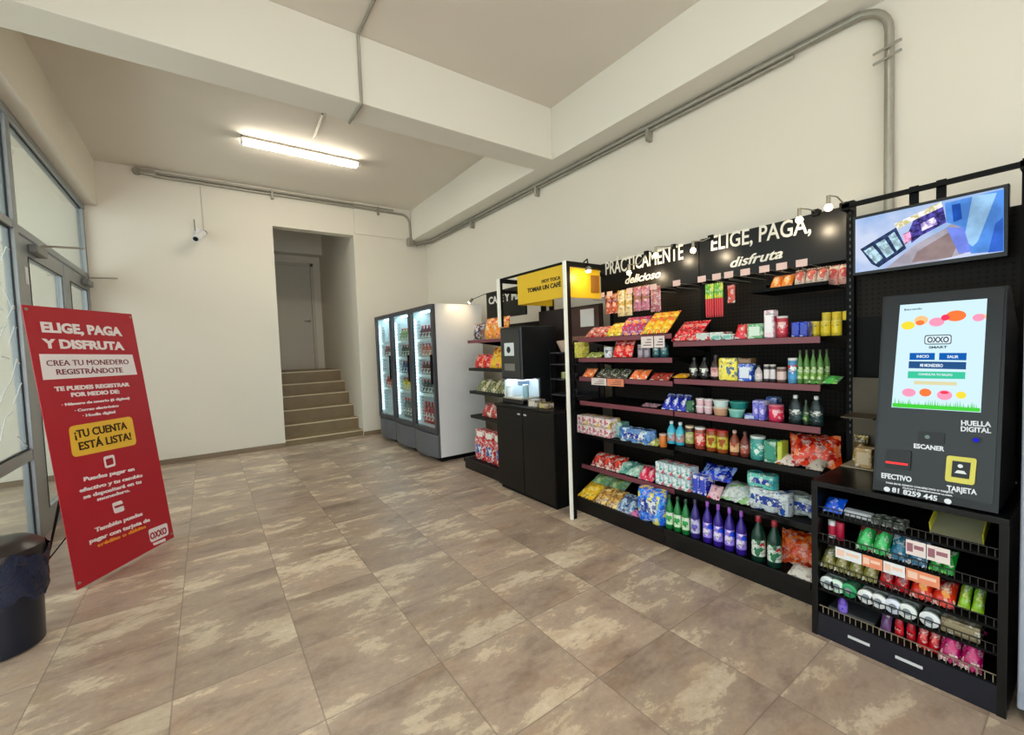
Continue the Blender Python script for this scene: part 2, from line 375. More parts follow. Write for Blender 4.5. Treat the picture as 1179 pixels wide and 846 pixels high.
# white zigzag film on the panes beside the mullion
fl = MB()
rnd = random.Random(3)
for k in range(7):
    z = .95+k*.21; y = 3.5
    while y < 4.85:
        a = Vector((GX+.006, y, z+rnd.uniform(-.03, .03))); b = a+Vector((0, rnd.uniform(.12, .2), rnd.choice((-1, 1))*rnd.uniform(.08, .16))); c = b+Vector((0, .14, rnd.uniform(-.1, .1)))
        fl.tube([a, b, c], .0035, 5); y += .32
fl.build('film_pattern', mat('white_film', (214, 222, 220), .6), win)
for n, (a, b) in enumerate(((5.10, 6.42), (6.47, 7.57))):
    dr = struct('door_%d' % (n+2), MB().box(*bar(a, a+.2, .02, 2.50, .025)).box(*bar(b-.09, b, .02, 2.50, .025)).box(*bar(a+.2, b-.09, 2.36, 2.50, .025)).box(*bar(a+.2, b-.09, .02, .22, .025)), ALU)
    MB().box((GX-.003, a+.2, .22), (GX+.003, b-.09, 2.36)).build('pane', GLS, dr)
    g = MB()
    for yy in (a+.2, b-.102): g.box((GX+.026, yy, .22), (GX+.03, yy+.014, 2.36))
    g.box((GX+.026, a+.2, 2.346), (GX+.03, b-.09, 2.36)).build('gasket', RUB, dr)
    MB().box((GX+.025, b-.34 if n else a+.22, 2.40), (GX+.085, b-.04 if n else a+.52, 2.47), .008).build('door_closer', mat('closer_grey', (120, 122, 118), .4, .4), dr)
    yy = 5.645 if n == 0 else 7.5
    MB().tube([(GX+.04, yy-.1, 2.49), (GX+.05, yy, 2.52), (GX+.32, yy+.01, 2.53)], .010).build('closer_arm', GAL, dr, True)
    hh = MB().tube([(GX+.03, b-.12 if n == 0 else a+.1, .95), (GX+.08, b-.12 if n == 0 else a+.1, .95), (GX+.08, b-.12 if n == 0 else a+.1, 1.3), (GX+.03, b-.12 if n == 0 else a+.1, 1.3)], .012).build('door_handle', GAL, dr, True)
MB().box((GX+.026, 5.20, 2.12), (GX+.03, 5.27, 2.26)).build('sticker', plastic((226, 230, 228)), bpy.data.objects['door_2'])
# ------------------------------------------------------------------ ceiling lights
def tube_light(name, x0, x1, y, s, label):
    t = thing(name, label, 'ceiling light', ((x0+x1)/2, y, ZC), group=None)
    MB().box((x0, y-.05, ZC-.035), (x1, y+.05, ZC-.001), .004).build('housing', mat('fixture_grey', (120, 116, 108), .5), t)
    m = MB(); m.box((x0+.02, y-.055, ZC-.085), (x1-.02, y+.055, ZC-.036), .015).build('diffuser', emat('tube_'+name, (255, 246, 228), s), t)
    for xx in (x0, x1-.02): MB().box((xx, y-.056, ZC-.088), (xx+.02, y+.056, ZC-.03), .003).build('end_cap', WHT, t)
    return t
tube_light('fluorescent_light', .47, 1.82, 6.0, TUBE_BACK, 'long white fluorescent ceiling light in front of the back wall')
tube_light('fluorescent_light', .3, 1.65, .6, FILL_FRONT, 'added unseen fluorescent ceiling light above the camera position, nearer than the cross beam')  # unseen fixture, added as fill light for the front bay
# ------------------------------------------------------------------ conduits
def bend(p, q, r, c, n=7):
    return [Vector(c) + (Vector(p)-Vector(c))*math.cos(math.pi/2*k/n) + (Vector(q)-Vector(c))*math.sin(math.pi/2*k/n) for k in range(n+1)]
t = thing('wall_conduit', 'grey metal conduit pair running along the top of the back wall', 'pipe', (-.45, 7.6, 3.97))
MB().tube([(-.45, 7.615, 3.955)] + [(3.05, 7.615, 3.955)] + bend((3.05, 7.615, 3.955), (3.20, 7.615, 3.80), 0, (3.05, 7.615, 3.80)) + [(3.20, 7.60, 3.56)], .021).build('pipe', GAL, t, True)
MB().tube([(-.5, 7.62, 4.0), (2.9, 7.62, 4.005)], .016).build('pipe', GAL, t, True)
MB().box((3.13, 7.56, 3.40), (3.27, 7.645, 3.54), .01).build('junction_box', GAL, t)
m = MB(); m.lathe([(.05, 0), (.05, .035)], (-.62, 7.61, 3.99), axis='Y'); m.box((-.60, 7.58, 3.95), (-.42, 7.63, 4.02), .012).build('fitting', GAL, t, True)
for x in (.95, 2.6): MB().box((x, 7.585, 3.88), (x+.035, 7.648, 4.02), .004).build('clamp', GAL, t)
t = thing('wall_conduit', 'grey metal conduit running under the right-hand beam and down to the monitor', 'pipe', (3.48, 7.4, 3.45))
for dz, dy, r in ((0, 0, .024), (-.04, .036, .012)):
    z = 3.465+dz; yv = .83+dy; x = 3.485
    if dy: MB().tube([(3.30, 7.60, z-.02), (x, 7.3, z), (x, 1.35, z)], r).build('pipe', GAL, t, True); continue
    MB().tube([(3.30, 7.60, z-.02), (x, 7.3, z), (x, yv+.17, z)] + bend((x, yv+.17, z), (x, yv, z-.17), 0, (x, yv+.17, z-.17)) + [(x, yv, 2.12)], r).build('pipe', GAL, t, True)
for y in (5.83, 4.22, 2.55): MB().box((3.45, y, 3.33), (3.515, y+.035, 3.44), .004).build('clamp', GAL, t)
MB().tube([(3.45, .765, 3.19), (3.45, .90, 3.17)], .008, 6).tube([(3.45, .765, 3.13), (3.45, .90, 3.11)], .008, 6).build('strut', GAL, t)
t = thing('ceiling_conduit', 'thin grey conduit crossing the ceiling and wrapping down the cross beam', 'pipe', (1.15, 3.6, 3.5))
MB().tube([(1.15, -.5, 4.035), (1.15, 3.6, 4.035), (1.15, 3.615, 4.02), (1.15, 3.615, 3.49), (1.15, 3.64, 3.485), (1.14, 3.96, 3.485)], .012).build('pipe', GAL, t, True)
o = MB().tube([(1.165, 5.0, 4.037), (1.19, 5.6, 4.037)], .012).build('conduit_stub', GAL, None, True); tag(o, 'short grey conduit stub on the ceiling beside the fluorescent light', 'pipe')
# security camera
t = thing('security_camera', 'small white bullet camera with antenna on the back wall', 'camera', (.03, 7.64, 3.2))
MB().box((-.03, 7.60, 3.20), (.09, 7.648, 3.30), .01).build('mount', WHT, t)
a, b = Vector((.06, 7.58, 3.24)), Vector((-.03, 7.36, 3.10))
MB().tube([a, b], .045, 16).build('body', WHT, t, True); dd = (a-b).normalized()
MB().tube([a+dd*.0, a+dd*.03], .04, 16).build('rear_cap', BLK, t, True)
MB().tube([b+dd*-.002, b-dd*.006], .032, 16).build('lens', BLK2, t, True)
MB().tube([(-.03, 7.58, 3.26), (-.035, 7.575, 3.42)], .009, 6).build('antenna', mat('grey_plastic', (130, 130, 126), .5), t)
MB().tube([(.07, 7.642, 3.29), (.06, 7.642, 3.92)], .004, 5).build('cable', mat('cable_grey', (170, 168, 158), .6), t)
# ================================================================== POSTER AND BIN
BLp, BRp = on(88, 682, 2, 0), on(200, 620, 2, 0); BLp.z = BRp.z = .012
e = (BRp-BLp); PW = e.length; e.normalize(); V = Vector((-.17706, .19617, 1.81929)); V = V - e*V.dot(e)*0
RED = mat('red_banner_print', (178, 30, 44), .42, noise=.05, scale=3)
pn = e.cross(V).normalized()
PP = Plane(BLp+pn*.004, pn, V)
mid = (BLp+BRp)/2
t = thing('floor_poster', 'red leaning poster stand with white and yellow Spanish text', 'poster', (mid.x, mid.y, 0))
MB().prism([BLp, BRp, BRp+V, BLp+V], pn*.004).build('panel', RED, t)
wt = plastic((240, 232, 232))
for s, a, b, hp in (("ELIGE, PAGA", (48, 381.8), (140.6, 386.5), 11.5), ("Y DISFRUTA", (49.6, 400.3), (143.2, 402.6), 10.5), ("TE PUEDES REGISTRAR", (63, 450.3), (149.2, 444.4), 5), ("POR MEDIO DE:", (82, 456.8), (137.5, 452.6), 4.8)):
    PP.line('lettering', wt, t, s, a, b, hp, .045)['label'] = 'white lettering'
for s, a, b, hp in (("· Número de usuario (6 dígitos)", (71, 467.6), (149, 459.4), 3.2), ("· Correo electrónico", (86, 474.2), (136.5, 468.2), 3.2), ("· Huella digital", (95, 480), (132.6, 475.4), 3.2),
    ("Puedes pagar en", (96.4, 554), (154.7, 541.5), 4.8), ("efectivo y tu cambio", (91.5, 567), (163.9, 548.6), 4.6), ("se depositará en tu", (95.9, 574.6), (162.5, 556), 4.6), ("monedero.", (112, 576.8), (149.5, 565.6), 4.0),
    ("También puedes", (109.4, 612.6), (164, 593), 5), ("pagar con tarjeta de", (103, 625.6), (172.4, 599.8), 5)):
    PP.line('lettering', wt, t, s, a, b, hp, .035)['label'] = 'white lettering'
m = MB(); PP.poly(m, [(44.7, 407.6), (152, 408.2), (157.6, 431), (49.4, 437.5)]); m.build('text_band', wt, t)['label'] = 'white text band'
for a in (("CREA TU MONEDERO", (53.5, 421.4), (147.9, 419.2), 7, 0), ("REGISTRÁNDOTE", (65, 431.4), (141, 428.6), 6.6, .01)): PP.line('lettering', plastic((120, 40, 56)), t, *a, lift=.004)['label'] = 'dark red lettering'
m = MB(); PP.rpoly(m, [(78.5, 491), (151.4, 479), (157.3, 511.6), (83.2, 526.9)], rr=.16); m.build('text_badge', plastic((238, 190, 62)), t)['label'] = 'yellow rounded badge'
for a in (("¡TU CUENTA", (86, 504.8), (146, 493.4), 9.6, .02), ("ESTÁ LISTA!", (91.2, 518.4), (151, 505.6), 9.6, .02)): PP.line('lettering', plastic((52, 32, 14)), t, *a, lift=.004)['label'] = 'black lettering'
m = MB(); PP.text(m, "crédito o débito", (112.4, 629.8), (167.8, 607.4), 4.2, .03); m.build('lettering', plastic((244, 160, 48)), t)['label'] = 'orange lettering'
for q in ([(118.5, 526), (131, 523), (133, 536), (121, 539.4)], [(128.5, 579.5), (140, 575.6), (143.4, 587.6), (131.6, 591.6)], [(170.4, 610), (192, 601.6), (194, 615), (173.4, 625)], [(175.6, 625.6), (190, 619.4), (190.6, 622.6), (177, 628)]):
    m = MB(); PP.rpoly(m, q, rr=.2); m.build('pictogram', wt, t)['label'] = 'white badge'
RL = plastic((160, 32, 44))
m = MB(); PP.rpoly(m, [(121, 529), (129, 526.6), (130.4, 534), (122.6, 536.4)], lift=.003); m.build('pictogram', RL, t)
m = MB(); PP.poly(m, [(131, 583), (141, 579.6), (141.6, 582), (131.8, 585.4)], lift=.003); m.build('pictogram', RL, t)
PP.line('lettering', RL, t, "OXXO", (173, 621.4), (191.6, 613.4), 8, .03, lift=.004)['label'] = 'red logo lettering'
m = MB()
for q in (BLp+e*.02+V*.985, BRp-e*.02+V*.985, BLp+e*.02+V*.02, BRp-e*.02+V*.02): m.lathe([(.008, 0), (.008, .004)], (0, 0, 0), 10).xform(Matrix.Identity(4)) if False else m.tube([q+pn*.003, q+pn*.009], .009, 10)
m.build('eyelet', GAL, t)
m = MB(); bk = -pn; bk.z = 0; bk.normalize()
top = (BLp+BRp)/2+V*.8-pn*.004
m.tube([top, (BLp+BRp)/2 + bk*.62 + Vector((0, 0, .006))], .007, 6)
m.tube([BLp+e*.1+V*.45-pn*.004, mid+bk*.62+Vector((0, 0, .008))], .005, 6).tube([BRp-e*.1+V*.45-pn*.004, mid+bk*.62+Vector((0, 0, .008))], .005, 6)
m.tube([BLp+e*.02+V*.02-pn*.006, BLp+e*.02+V*.98-pn*.006], .006, 6).tube([BRp-e*.02+V*.02-pn*.006, BRp-e*.02+V*.98-pn*.006], .006, 6)
m.build('stand', BLK, t)

t = thing('waste_bin', 'black round waste bin lined with a dark blue bag, beside the poster', 'bin', (-.93, 3.28, 0))
m = MB().lathe([(.135, 0), (.15, .01), (.158, .3), (.165, .43), (.16, .44)], (-.93, 3.28, 0), 28).build('body', mat('black_bin_plastic', (12, 20, 38), .3), t, True)
m = MB().lathe([(.176, .43), (.18, .46), (.172, .52), (.13, .555), (.07, .562)], (-.93, 3.28, 0), 28).build('lid', mat('dark_brown_lid', (42, 34, 34), .3), t, True)
MB().box((-.99, 3.11, .44), (-.87, 3.14, .50), .01).build('flap', BLK2, t)
b = bmesh.new(); n = 56; rows = 9; R = []
for j in range(rows):
    z = .27+.22*j/(rows-1); ring = []
    for k in range(n):
        a = 2*math.pi*k/n
        rr = .176 + .006*math.sin(a*9+j*.9)*(.3+j/rows) + .005*math.sin(a*17+j*2.1) + .012*(j/rows)
        zz = z + .02*math.sin(a*5) + .012*math.sin(a*13+j)
        ring.append(b.verts.new((-.93+rr*math.cos(a), 3.28+rr*math.sin(a), zz)))
    R.append(ring)
for A, B in zip(R, R[1:]):
    for k in range(n): b.faces.new((A[k], A[(k+1) % n], B[(k+1) % n], B[k]))
m = MB(); m.b.free(); m.b = b; m.build('bin_bag', mat('blue_black_bag', (10, 24, 56), .14, noise=.3, scale=20, bump=.5), t, True)
# ================================================================== FRIDGES
FX, FD, FW, FH = 2.355, .74, .745, 2.05
def fridge(y0, label):
    t = thing('drinks_cooler', label, 'fridge', (FX, y0+FW/2, 0), 0, 'glass-door drinks coolers by the stairs')
    x0, x1, y1 = FX+.05, FX+FD, y0+FW
    m = MB()
    m.box((x0, y0, .06), (x1, y0+.03, FH)).box((x0, y1-.03, .06), (x1, y1, FH)).box((x1-.03, y0+.03, .06), (x1, y1-.03, FH))
    m.box((x0, y0+.03, FH-.05), (x1-.03, y1-.03, FH)).box((x0, y0+.03, .06), (x1-.03, y1-.03, .43)); m.build('cabinet', WHT, t)
    MB().box((x0+.02, y0+.03, 0), (x1-.02, y1-.03, .06)).build('plinth', BLK, t)
    # bulged grey lower panel
    pr = [(x0, y0+.004)] + [(x0-.035-.055*math.sin(math.pi*k/10), y0+.004+(FW-.008)*k/10) for k in range(11)] + [(x0, y1-.004)]
    MB().prism([(x, y, .06) for x, y in pr], (0, 0, .30)).build('lower_panel', mat('grey_fridge_panel', (88, 90, 96), .45), t, True)
    d = MB().box((FX, y0+.002, .37), (x0-.002, y0+.05, FH-.005), .004).box((FX, y1-.05, .37), (x0-.002, y1-.002, FH-.005), .004).box((FX, y0+.05, FH-.06), (x0-.002, y1-.05, FH-.005)).box((FX, y0+.05, .37), (x0-.002, y1-.05, .425)).build('door', mat('fridge_door_frame', (66, 66, 72), .4), t)
    MB().box((FX+.02, y0+.05, .425), (FX+.026, y1-.05, FH-.06)).build('pane', GLS, d)
    MB().box((FX-.03, y0+.03, 1.02), (FX-.004, y0+.05, 1.40), .006).build('handle', BLK, d)
    for z in (.84, 1.10, 1.35, 1.60):
        m = MB()
        for k in range(9): m.box((x0+.06+k*.07, y0+.032, z-.012), (x0+.068+k*.07, y1-.032, z-.004))
        m.box((x0+.05, y0+.032, z-.02), (x0+.06, y1-.032, z+.025)); m.build('shelf', WHT, t)
    m = MB()
    for k in range(30): m.box((x0+.07, y1-.04, .5+k*.047), (x0+.095, y1-.031, .515+k*.047))
    m.build('shelf_support', plastic((150, 170, 175)), t)
    m = MB()
    for k in range(30): m.box((x0+.012, y1-.044, .48+k*.048), (x0+.03, y1-.032, .508+k*.048))
    m.build('light_strip', emat('fridge_led', (205, 240, 255), FRIDGE_E*.5), t)
    MB().box((x0+.008, y0+.032, .46), (x0+.022, y0+.046, FH-.07)).build('light_strip', emat('fridge_led2', (205, 240, 255), FRIDGE_E), t)
    MB().box((x0+.1, y0+.06, FH-.062), (x0+.16, y1-.06, FH-.051)).build('top_light', emat('fridge_led2', (205, 240, 255), FRIDGE_E), t)
    return t
FYS = [6.556, 5.798, 5.04]
fridge(FYS[0], 'glass-door drinks cooler nearest the stairs, farthest of the three')
fridge(FYS[1], 'glass-door drinks cooler in the middle of the three')
fridge(FYS[2], 'glass-door drinks cooler with white side showing, nearest of the three')
# ================================================================== PRODUCT KINDS
PROTO = {}
def newthing(name, cat): 
    t = thing(name, 'item', cat); return t
def k_bottle(h, r, body, cap, lab, name='bottle', neck=.34, flat=1):
    t = newthing(name, 'bottle'); n = 14
    MB().lathe([(r*.9, 0), (r, h*.03), (r, h*.55), (r*.93, h*.62), (r*neck*1.5, h*.78), (r*neck, h*.84), (r*neck, h*.90)], n=n, sy=flat).build('body', body, t, True)
    MB().lathe([(r*neck*1.25, h*.88), (r*neck*1.25, h*.985), (r*neck*1.05, h)], n=10).build('cap', cap, t, True)
    MB().lathe([(r*1.015, h*.14), (r*1.02, h*.16), (r*1.02, h*.48), (r*1.015, h*.5)], n=n, sy=flat).build('label_band', lab, t, True)
    return t
def k_spray(h, r, body, cap, lab, name='bottle'):
    t = k_bottle(h, r, body, cap, lab, name, .45, 1.5)
    return t
def k_can(h, r, body, lid, lab, name='can'):
    t = newthing(name, 'can'); n = 16
    MB().lathe([(r*.94, 0), (r, h*.03), (r, h*.88), (r*.93, h*.93)], n=n).build('body', body, t, True)
    MB().lathe([(r*.97, h*.9), (r*1.0, h*.92), (r*1.0, h*.985), (r*.95, h)], n=n).build('lid', lid, t, True)
    if lab: MB().lathe([(r*1.01, h*.18), (r*1.015, h*.2), (r*1.015, h*.7), (r*1.01, h*.72)], n=n).build('label_band', lab, t, True)
    return t
def k_tub(h, r, body, lid, lab=None, name='tub'):
    t = newthing(name, 'tub'); n = 16
    MB().lathe([(r*.82, 0), (r*.84, h*.03), (r*.97, h*.82), (r*.97, h*.86)], n=n).build('body', body, t, True)
    MB().lathe([(r*1.03, h*.84), (r*1.04, h*.87), (r*1.04, h*.97), (r*.98, h)], n=n).build('lid', lid, t, True)
    return t
def k_box(w, d, h, m1, m2, name='carton'):
    t = newthing(name, 'box')
    MB().box((-d/2, -w/2, 0), (d/2, w/2, h), min(.006, h*.08)).build('carton_body', m1, t, world=False)
    MB().box((-d/2-.0015, -w*.36, h*.18), (-d/2, w*.36, h*.8), .0005).build('front_label', m2, t, world=False)
    MB().box((-d*.02, -w/2-.0008, h*.995), (d*.02, w/2+.0008, h+.0006)).build('flap_seam', m2, t, world=False)
    return t
def pouch_mesh(w, h, th, wob=0, seed=1):
    b = bmesh.new(); nu, nv = 10, 12; r = random.Random(seed); G = []
    ph = [r.uniform(0, 6) for _ in range(4)]
    for side in (-1, 1):
        g = []
        for j in range(nv+1):
            v = j/nv; row = []
            for i in range(nu+1):
                u = i/nu; a = math.sin(math.pi*u)**.55 if 0 < u < 1 else 0
                vv = min(max((v-.06)/.88, 0), 1); c = math.sin(math.pi*vv)**.5 if 0 < vv < 1 else 0
                d = th/2*a*c*(1+.16*math.sin(u*9+ph[0])*math.sin(v*11+ph[1]))
                edge = .02*w*math.cos(v*math.pi*2)*abs(2*u-1)
                row.append(b.verts.new((side*d, (u-.5)*w*(1-.05*a) + (u-.5)*edge, v*h + (.008*math.sin(u*26) if j in (0, nv) else 0)*min(1, h*4))))
            g.append(row)
        G.append(g)
    for s, g in enumerate(G):
        for j in range(nv):
            for i in range(nu):
                q = (g[j][i], g[j][i+1], g[j+1][i+1], g[j+1][i]); b.faces.new(q if s else q[::-1])
    bmesh.ops.remove_doubles(b, verts=b.verts, dist=.0004)
    return b
def k_pouch(w, h, th, m1, tilt=0, name='snack_bag', seed=1, cat='bag'):
    mb = MB(); mb.b.free(); mb.b = pouch_mesh(w, h, th, seed=seed)
    mb.xform(Matrix.Rotation(math.radians(tilt), 4, 'Y'))
    zm = min(v.co.z for v in mb.b.verts); xm = (min(v.co.x for v in mb.b.verts)+max(v.co.x for v in mb.b.verts))/2
    mb.xform(Matrix.Translation((-xm, 0, -zm)))
    o = mb.build(name, m1, None, True); tag(o, 'item', cat); return o
def k_rolls(cols, rows, r, h, m1, name='roll_pack'):
    t = newthing(name, 'pack'); mb = MB(); W_ = cols*2*r; H_ = rows*h
    for i in range(cols):
        for j in range(rows):
            mb.lathe([(r*.3, .004), (r*.98, .0), (r*1.02, h*.08), (r*1.02, h*.9), (r*.98, h*.99), (r*.3, h*.97)], (0, -W_/2+r+2*r*i, j*h), 14)
    mb.build('wrapped_rolls', m1, t, True)
    m = MB().box((-r*.98, -W_/2+r*.2, H_*.06), (r*.98, W_/2-r*.2, H_*.94), r*.35).build('film_wrap', m1, t, True)
    MB().box((-r*1.03, -W_*.3, H_*.3), (-r*.985, W_*.3, H_*.7), .001).build('front_label', pack((40, 70, 150), (230, 236, 240)), t)
    return t
KIND = dict(bottle=k_bottle, spray=k_spray, can=k_can, tub=k_tub, box=k_box, pouch=k_pouch, rolls=k_rolls)
def ordw(i, n):
    if n == 2: return ('left', 'right')[i]
    if n == 3: return ('left', 'middle', 'right')[i]
    if i == 0: return 'leftmost'
    if i == n-1: return 'rightmost'
    k = {1: 'second', 2: 'third', 3: 'fourth', 4: 'fifth', 5: 'sixth', 6: 'seventh', 7: 'eighth', 8: 'ninth'}
    return k[i]+' from left' if i <= n/2 else {1: 'second', 2: 'third', 3: 'fourth', 4: 'fifth', 5: 'sixth'}[n-1-i]+' from right'
ALLP = []
def place(kind, args, locs, label, group=None, rz=0, cat=None):
    """one prototype, the rest copies; {o} in the label turns into the item's rank in its row (left to right in the photograph)"""
    kw = args[1] if len(args) == 2 and isinstance(args[1], dict) else {}
    a = args[0] if kw or (len(args) == 2 and isinstance(args[1], dict)) else args
    first = KIND[kind](*a, **kw); n = len(locs); out = []
    for i, p in enumerate(locs):
        lb = label.replace('{o}', ordw(i, n)) if n > 1 else label.replace('{o} ', '')
        r = rz(i) if callable(rz) else rz
        if i == 0: o = first; o.location = p; o.rotation_euler = (0, 0, r); o['label'] = lb
        else: o = dup(first, p, r, lb)
        if cat: o['category'] = cat
        if group: o['group'] = group
        elif n > 1: o['group'] = label.replace('{o} ', '')[:48]
        out.append(o)
    ALLP.extend(out); return out
def span(p0, p1, n, x, z, xoff=0):
    """n positions between photo columns p0..p1 on the shelf line (x, z)"""
    y0, y1 = Y(p0, x, z+.03), Y(p1, x, z+.03); s = (y0-y1)/n
    return [(x+xoff, y0-s*(i+.5), z) for i in range(n)], s
def put(kind, p0, p1, n, x, z, mk, label, group=None, xoff=.05, rz=0, cat=None):
    locs, s = span(p0, p1, n, x, z, xoff)
    out = place(kind, mk(s), locs, label, group, rz, cat)
    if kind == 'pouch':
        xm = min(v.co.x for v in out[0].data.vertices); d = max(0, x+.012 - (locs[0][0]+xm))
        for o in out: o.location.x += d
    return out
# fridge drinks: colours body, cap, per cooler and level
FRN = ['cooler nearest the stairs', 'middle cooler', 'nearest cooler']
SH = ['bottom', 'fourth', 'third', 'second', 'top']
FC = [[None, ((196, 70, 60), 'red', 3), None, ((120, 60, 50), 'brown', 2), None],
      [((110, 120, 120), 'grey', 4), ((226, 196, 66), 'yellow', 5), ((40, 70, 120), 'blue', 4), ((60, 60, 40), 'olive', 4), ((150, 160, 90), 'pale green', 4)],
      [((176, 40, 50), 'red', 5), ((26, 40, 36), 'dark green', 5), ((110, 30, 34), 'dark red', 5), ((206, 104, 84), 'orange', 5), ((104, 22, 40), 'maroon', 5)]]
for k, y0 in enumerate(FYS):
    for j, z in enumerate((.435, .845, 1.105, 1.355, 1.605)):
        q = FC[k][j]
        if not q: continue
        c, cn, n = q; hh = .3 if j == 0 else .2
        locs = [(FX+.05+.105, y0+FW-.10-.105*i, z) for i in range(n)]
        place('bottle', (hh, .037, plastic(c, .2), plastic((200, 40, 40) if i % 2 else (230, 230, 230)), pack((235, 232, 226), c)), locs,
              '%s drink bottle, {o} on the %s shelf of the %s' % (cn, SH[j], FRN[k]), '%s bottles in the %s' % (cn, FRN[k]))
# ================================================================== SHELVING
def shelf_part(t, x0, x1, y0, y1, z, rail=MAUVE, back=3.16, lip=.035):
    s = MB().box((x0+.008, y0, z-.022), (back, y1, z)).build('shelf', BLK, t)
    if rail is not None:
        MB().box((x0, y0, z-.034), (x0+.008, y1, z+.002), .001).build('price_rail', rail, s)
    for yy in (y0+.01, y1-.014): MB().prism([(x0+.08, yy, z-.022), (back, yy, z-.022), (back, yy, z-.09)], (0, .004, 0)).build('bracket', BLK, s)
def gondola(y0, y1, shelves, label, hb, base_z=.12, base_x=2.57, uprights=(True, True)):
    t = thing('shelving_unit', label, 'shelf', (2.9, (y0+y1)/2, 0))
    MB().box((3.16, y0+.02, .06), (3.18, y1-.02, hb)).build('back_panel', PEG, t)
    for yy, u in ((y0, uprights[0]), (y1-.03, uprights[1])):
        if u:
            m = MB().box((3.15, yy, 0), (3.21, yy+.03, hb+.28)); m.build('upright', BLK, t)
    b = MB().box((base_x+.01, y0, base_z-.03), (3.16, y1, base_z)).build('base_shelf', BLK, t)
    MB().box((base_x, y0, base_z-.035), (base_x+.012, y1, base_z+.012), .002).build('price_rail', BLK2, b)
    MB().box((base_x+.02, y0, 0), (base_x+.04, y1, base_z-.031)).build('kick_panel', BLK2, t)
    for x0, z, rail, a, bb in shelves: shelf_part(t, x0, 3.16, a if a is not None else y0+.004, bb if bb is not None else y1-.004, z, rail)
    return t
SX = 2.72
RB = gondola(.93, 1.84, [(SX, 1.45, MAUVE, None, None), (SX, 1.185, MAUVE, None, None), (SX, .95, MAUVE, None, None), (SX, .70, BLK2, None, None), (SX, .385, BLK2, None, None)],
    'black shelving bay under the white slogan sign, right half beside the payment kiosk', 1.95)
LB = gondola(1.845, 2.80, [(SX, 1.51, MAUVE, None, None), (SX, 1.335, MAUVE, None, None), (SX, 1.165, MAUVE, None, None), (SX, .95, MAUVE, None, None), (SX, .66, BLK2, None, None), (SX, .375, MAUVE, None, None)],
    'black shelving bay beside the coffee station, left half under the slogan sign', 1.95)
FB = gondola(3.80, 4.62, [(2.62, 1.555, MAUVE, None, None), (2.62, 1.22, BLK2, None, None), (2.62, .94, BLK2, None, None), (2.62, .64, BLK2, None, None)],
    'black shelving unit between the coffee station and the coolers', 1.75, base_x=2.5)
FB.children[0]
# price tags on rails (parts of their bay)
tagw = plastic((228, 214, 210)); tago = plastic((228, 140, 104))
def ptag(t, p0, p1, z, x=SX, h=.05, m=tagw, drop=.03, nm='price_tag'):
    y0, y1 = Y(p0, x-.01, z), Y(p1, x-.01, z)
    o = MB().box((x-.012, y1, z-drop-h/2), (x-.0095, y0, z-drop+h/2), .0005).build(nm, m, t)
    m2 = MB()
    for k in range(3): m2.box((x-.0128, y1+(y0-y1)*.15, z-drop-h*.3+k*h*.24), (x-.0121, y1+(y0-y1)*(.8-.15*k), z-drop-h*.3+k*h*.24+h*.08))
    m2.build('printed_lines', plastic((90, 60, 60)), o)
ptag(LB, 738, 752, 1.51, h=.085, drop=.055); ptag(LB, 753, 765, 1.51, h=.085, drop=.055); ptag(LB, 681, 698, 1.165, h=.06); ptag(LB, 699, 718, 1.165, h=.06, m=tago)
# slogan sign
SGN = mat('black_sign_vinyl', (14, 10, 7), .3, spec=.25)
for y0, y1, lb, rows in ((1.86, 2.86, 'black slogan sign with white lettering, left panel next to the coffee station', 0), (.90, 1.855, 'black slogan sign with white lettering, right panel next to the monitor', 1)):
    t = thing('slogan_sign', lb, 'sign', (3.1, (y0+y1)/2, 1.9))
    MB().box((3.10, y0, 1.895), (3.13, y1, 2.21), .003).build('panel', SGN, t)
    PS = Plane((3.10, 0, 0), (-1, 0, 0), (0, 0, 1))
    for a in ((("PRÁCTICAMENTE", (697.5, 316.5), (787, 298), 15.5, .012), ("delicioso", (720, 327), (761, 319), 9, .02, .35)), (("ELIGE, PAGA,", (819, 288.5), (934, 267.5), 17.5, .012), ("disfruta", (841, 308), (901.5, 296.5), 11, .02, .35)))[rows]:
        PS.line('lettering', plastic((232, 226, 214)), t, *a)['label'] = 'white lettering'
# strip of hook labels below the sign, and their hooks
for i, (px, py) in enumerate([(683, 342), (693, 341), (702, 339), (725, 335), (752, 325), (779, 325), (808, 320), (825, 317), (839, 316), (858, 315), (880, 311), (900, 307), (923, 302)]):
    p = on(px, py, 0, 2.86); u = RB if p.y < 1.84 else LB
    z = 1.882
    hk = MB().tube([(3.16, p.y, z-.03), (2.87, p.y, z-.03), (2.862, p.y, z-.012)], .003, 6).tube([(3.16, p.y, z+.0), (2.87, p.y, z+.0)], .0025, 6).build('peg_hook', GAL, u)
    MB().box((2.858, p.y-.03, z-.02), (2.8605, p.y+.03, z+.022), .0005).build('price_label', plastic((226, 190, 180)), hk)
